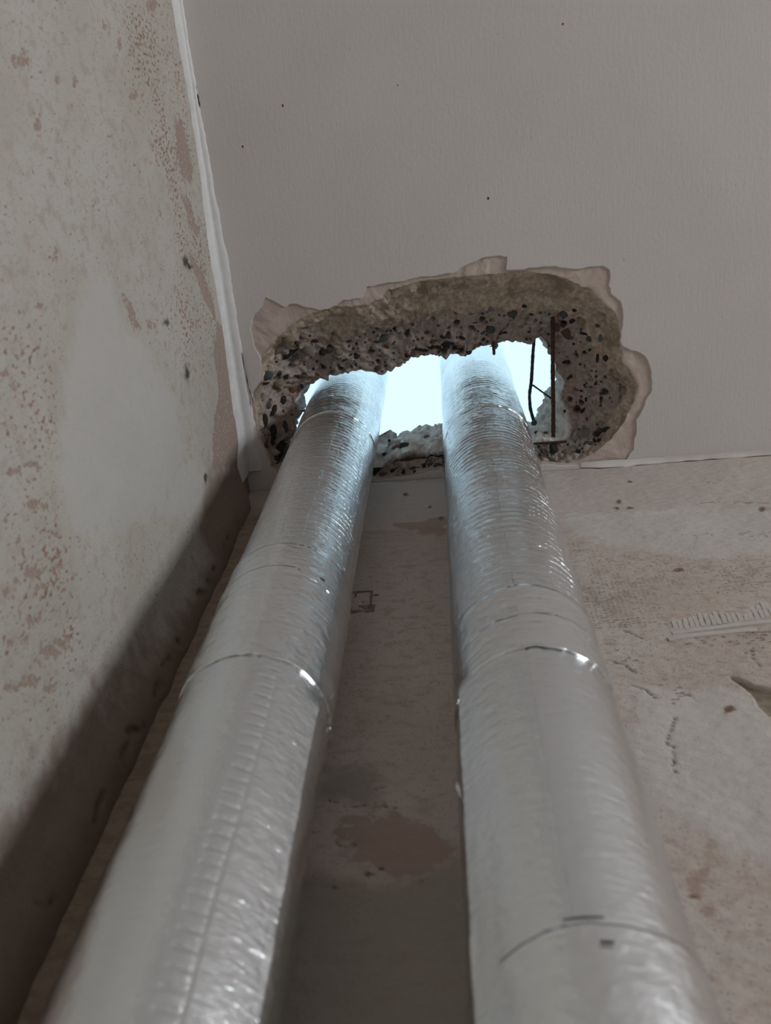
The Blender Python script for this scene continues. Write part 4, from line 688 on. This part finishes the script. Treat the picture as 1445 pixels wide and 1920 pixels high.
# ------------------------------------------------------------------ joint filler strip between left wall and ceiling
def filler():
    ys = np.arange(-3.8, -.035, .004)
    q = np.stack([ys * 0, ys, ys * 0], -1)
    wc = 1.1 * np.interp(ys, [-3.8, -.73, -.67, -.6, -.52, -.45, -.37, -.29, -.22, -.165, -.075, -.027], [.010, .0095, .009, .011, .014, .016, .021, .021, .022, .024, .022, .03]) + fbm(q, 60, 3, 2) * .0012
    ww = 1.45 * np.interp(ys, [-3.8, -.73, -.65, -.6, -.5, -.42, -.33, -.24, -.1, -.03], [.02, .019, .016, .011, .012, .018, .018, .014, .020, .055]) + fbm(q, 45, 3, 6) * .003
    rows = []
    for s in np.linspace(0, 1, 9):
        # concave-ish fillet from wall point (.0005, z-ww) to ceiling point (wc, z)
        if s <= .5: t = s / .5; x = .0012 + (.0026) * np.sin(t * math.pi) + t * .004; z = 2.5 - ww * (1 - t) - .004 * t
        else: t = (s - .5) / .5; x = .0052 + (wc - .0052) * t; z = 2.5 - .004 * (1 - t) - .0014 * np.sin(t * math.pi) * 1 - .0002
        x = x + ys * 0; z = z + ys * 0
        jit = fbm(np.stack([x * 3, ys, z], -1), 70, 2, 4) * .0006
        rows.append(np.stack([x + jit, ys, z - jit * .4], -1))
    rows[0][:, 0] = -.002; rows[-1][:, 2] = 2.503
    V = np.stack(rows, 0)
    return link('trim_1', mesh_np('trim_1', V, grid_quads(9, len(ys)), True), M_TRIM, kind='structure')
TRIM = filler()
def sliver(name, pts, wdt, z_off, parent, mat):
    """thin dark sliver on the ceiling, standing in for the shade in a crack"""
    P = np.array(pts); V = []
    n = 30
    t = np.linspace(0, 1, n); c = np.stack([np.interp(t, np.linspace(0, 1, len(P)), P[:, k]) for k in (0, 1)], -1)
    tg = np.gradient(c, axis=0); tg /= np.linalg.norm(tg, axis=1, keepdims=True); nn = np.stack([-tg[:, 1], tg[:, 0]], -1)
    c = c + nn * (fbm(np.concatenate([c, c[:, :1] * 0], 1), 160, 2, 5) * .0006)[:, None]
    w = wdt * np.sin(t * math.pi) ** .5 * (.7 + .3 * np.sin(t * 23))
    for z in (2.5 + z_off, 2.5 + z_off + .0012):
        for s in (-1, 1):
            V.append(np.concatenate([c + nn * (s * w)[:, None], np.full((n, 1), z)], 1))
    V = np.stack([V[0], V[1], V[3], V[2]], 0)
    return link(name, mesh_np(name, V, grid_quads(4, n, False), False), mat, parent)
sliver('crack', [(.0096, -.640), (.0100, -.615), (.0120, -.597)], .0009, -.0012, CEIL, M_DARK)
sliver('crack', [(.0215, -.235), (.0225, -.2), (.0238, -.175), (.0262, -.165), (.0275, -.15)], .0006, -.0022, CEIL, M_DARK)
# small specks of dirt on the painted ceiling
for k, (x, y, r) in enumerate([(.4208, -.4352, .0016), (.0659, -.538, .0014), (.1319, -.588, .0014), (.5348, -.6572, .0012), (.30, -.60, .0007), (.62, -.33, .0007)]):
    o = link('dirt_speck', stone('brown', 0), None, CEIL); o.matrix_world = Matrix.Translation((x, y, 2.5)) @ Matrix.Diagonal((r, r * 1.5, .0008, 1))

# lifted edge of paint along the ceiling and back wall joint
def peel():
    xs = np.arange(.552, 1.5, .004); q = np.stack([xs, xs * 0, xs * 0], -1)
    drop = np.interp(xs, [.552, .585, .60, .65, .72, .9, 1.5], [.001, .009, .010, .006, .002, .0015, .0015]) + fbm(q, 45, 3, 8) * .0022
    rows = []
    for s in np.linspace(0, 1, 6):
        y = -.009 * (1 - s) ** 1.3 - .0025; z = 2.5 - .0006 - drop * s ** 1.5
        rows.append(np.stack([xs, y + fbm(q + s, 50, 2, 9) * .0008, z], -1))
    back = [r + np.array([0, .0016, .0012]) for r in rows[::-1]]
    V = np.stack(rows + back, 0)
    return link('lifted_paint_edge', mesh_np('lifted_paint_edge', V, grid_quads(12, len(xs)), True), M_CEIL, CEIL)
peel()

# ------------------------------------------------------------------ relief on the back wall
def mesh_imprint():
    """small raised squares left by fibre mesh in the plaster"""
    V = []; Q = []
    p = .0056; r = random.Random(5)
    xs = np.arange(.47, .80, p); zs = np.arange(1.80, 2.21, p)
    X, Z = np.meshgrid(xs, zs, indexing='ij'); P = np.stack([X, Z, X * 0], -1)
    dens = fbm(P, 16, 3, 3)
    for i in range(len(xs)):
        for k in range(len(zs)):
            x, z = xs[i], zs[k]
            core = 1 if 1.965 < z < 2.16 else (0.35 if z >= 2.16 else .25)
            if 1.948 < z < 2.03 and x > .575: continue
            if z < 1.86 and x > .56: continue
            if r.random() > (core * .85 + dens[i, k] * .5): continue
            x += r.uniform(-.0008, .0008) + (z - 2) * .03; z += r.uniform(-.0007, .0007)
            h = r.uniform(.0006, .0019); s = p * r.uniform(.26, .42); s2 = s * r.uniform(.55, .9); n = len(V)
            V += [(x - s, .0015, z - s2), (x + s, .0015, z - s2), (x + s, .0015, z + s2), (x - s, .0015, z + s2),
                  (x - s * .6, -h, z - s2 * .5), (x + s * .6, -h, z - s2 * .6), (x + s * .6, -h * .7, z + s2 * .4), (x - s * .6, -h * .7, z + s2 * .4)]
            Q += [(n, n + 1, n + 5, n + 4), (n + 1, n + 2, n + 6, n + 5), (n + 2, n + 3, n + 7, n + 6), (n + 3, n, n + 4, n + 7), (n + 4, n + 5, n + 6, n + 7)]
    return link('mesh_imprint', mesh_np('mesh_imprint', V, Q, False), M_BACK_PLAIN, WALL_B, kind='stuff')
M_BACK_PLAIN = mat_plain('skim_plaster_relief', (.565, .50, .455), .93, n=80, var=.12, bump=.3)
M_BACK_PALE = mat_plain('pale_skim_plaster', (.60, .56, .53), .93, n=80, var=.10, bump=.3)
mesh_imprint()
# comb marks: short upright ridges between two long ones
def ridge_mesh(L, w, h, seed):
    n = 8; V = []
    for k in range(n):
        t = k / (n - 1); e = math.sin(math.pi * min(1, max(0, t * 1.0))) ** .35 if 0 < t < 1 else .05
        j = (_hash(np.int64(k), np.int64(seed), np.int64(3), 1) - .5) * w * .16
        V += [(j - w / 2, .001, t * L), (j - w * .42, -h * e, t * L), (j + w * .42, -h * e, t * L), (j + w / 2, .001, t * L)]
    return mesh_np('plaster_ridge', V, grid_quads(n, 4), False)
RM = [ridge_mesh(.034, .0058, .0013, 1), ridge_mesh(.031, .0054, .0011, 2), ridge_mesh(.036, .0060, .0012, 3)]
r = random.Random(3)
for k in range(32):
    x = .578 + k * .0062; me = RM[k % 3]
    o = link('plaster_ridge', me, M_BACK_PALE, WALL_B)
    o.location = (x, 0, 1.955 + (x - .578) * .14 + r.uniform(-.001, .001)); o.rotation_euler = (0, r.uniform(.02, .10), 0)
    o.scale = (1, 1, r.uniform(.55, 1.0) if k < 8 else r.uniform(.9, 1.1))
for (z, L, x0) in ((1.948, .20, .572), (1.935, .10, .565)):
    o = link('plaster_ridge', ridge_mesh(L, .008, .0018, 7), M_BACK_PALE, WALL_B); o.location = (x0, 0, z); o.rotation_euler = (0, math.radians(90 - 6), 0)
# chipped square scar between the pipes
M_SCAR = mat_plain('brown_scar', (.33, .25, .195), .9, n=150, var=.4, bump=.4)
bm = bmesh.new()
for (x0, x1, z0, z1, d) in ((.205, .231, 2.094, 2.0975, .0015), (.2285, .2315, 2.05, 2.095, .0015), (.208, .2115, 2.07, 2.094, .0012), (.200, .236, 2.038, 2.058, .0007), (.212, .222, 2.062, 2.078, .0007), (.2335, .2385, 2.082, 2.086, .001)):
    vs = box_bm(bm, x0, x1, -d * .35, .004, z0, z1)
bmesh.ops.subdivide_edges(bm, edges=bm.edges, cuts=3, use_grid_fill=True)
for v in bm.verts:
    v.co.x += (random.random() - .5) * .0012; v.co.z += (random.random() - .5) * .0016
bm_obj('plaster_scar', bm, M_SCAR, WALL_B)
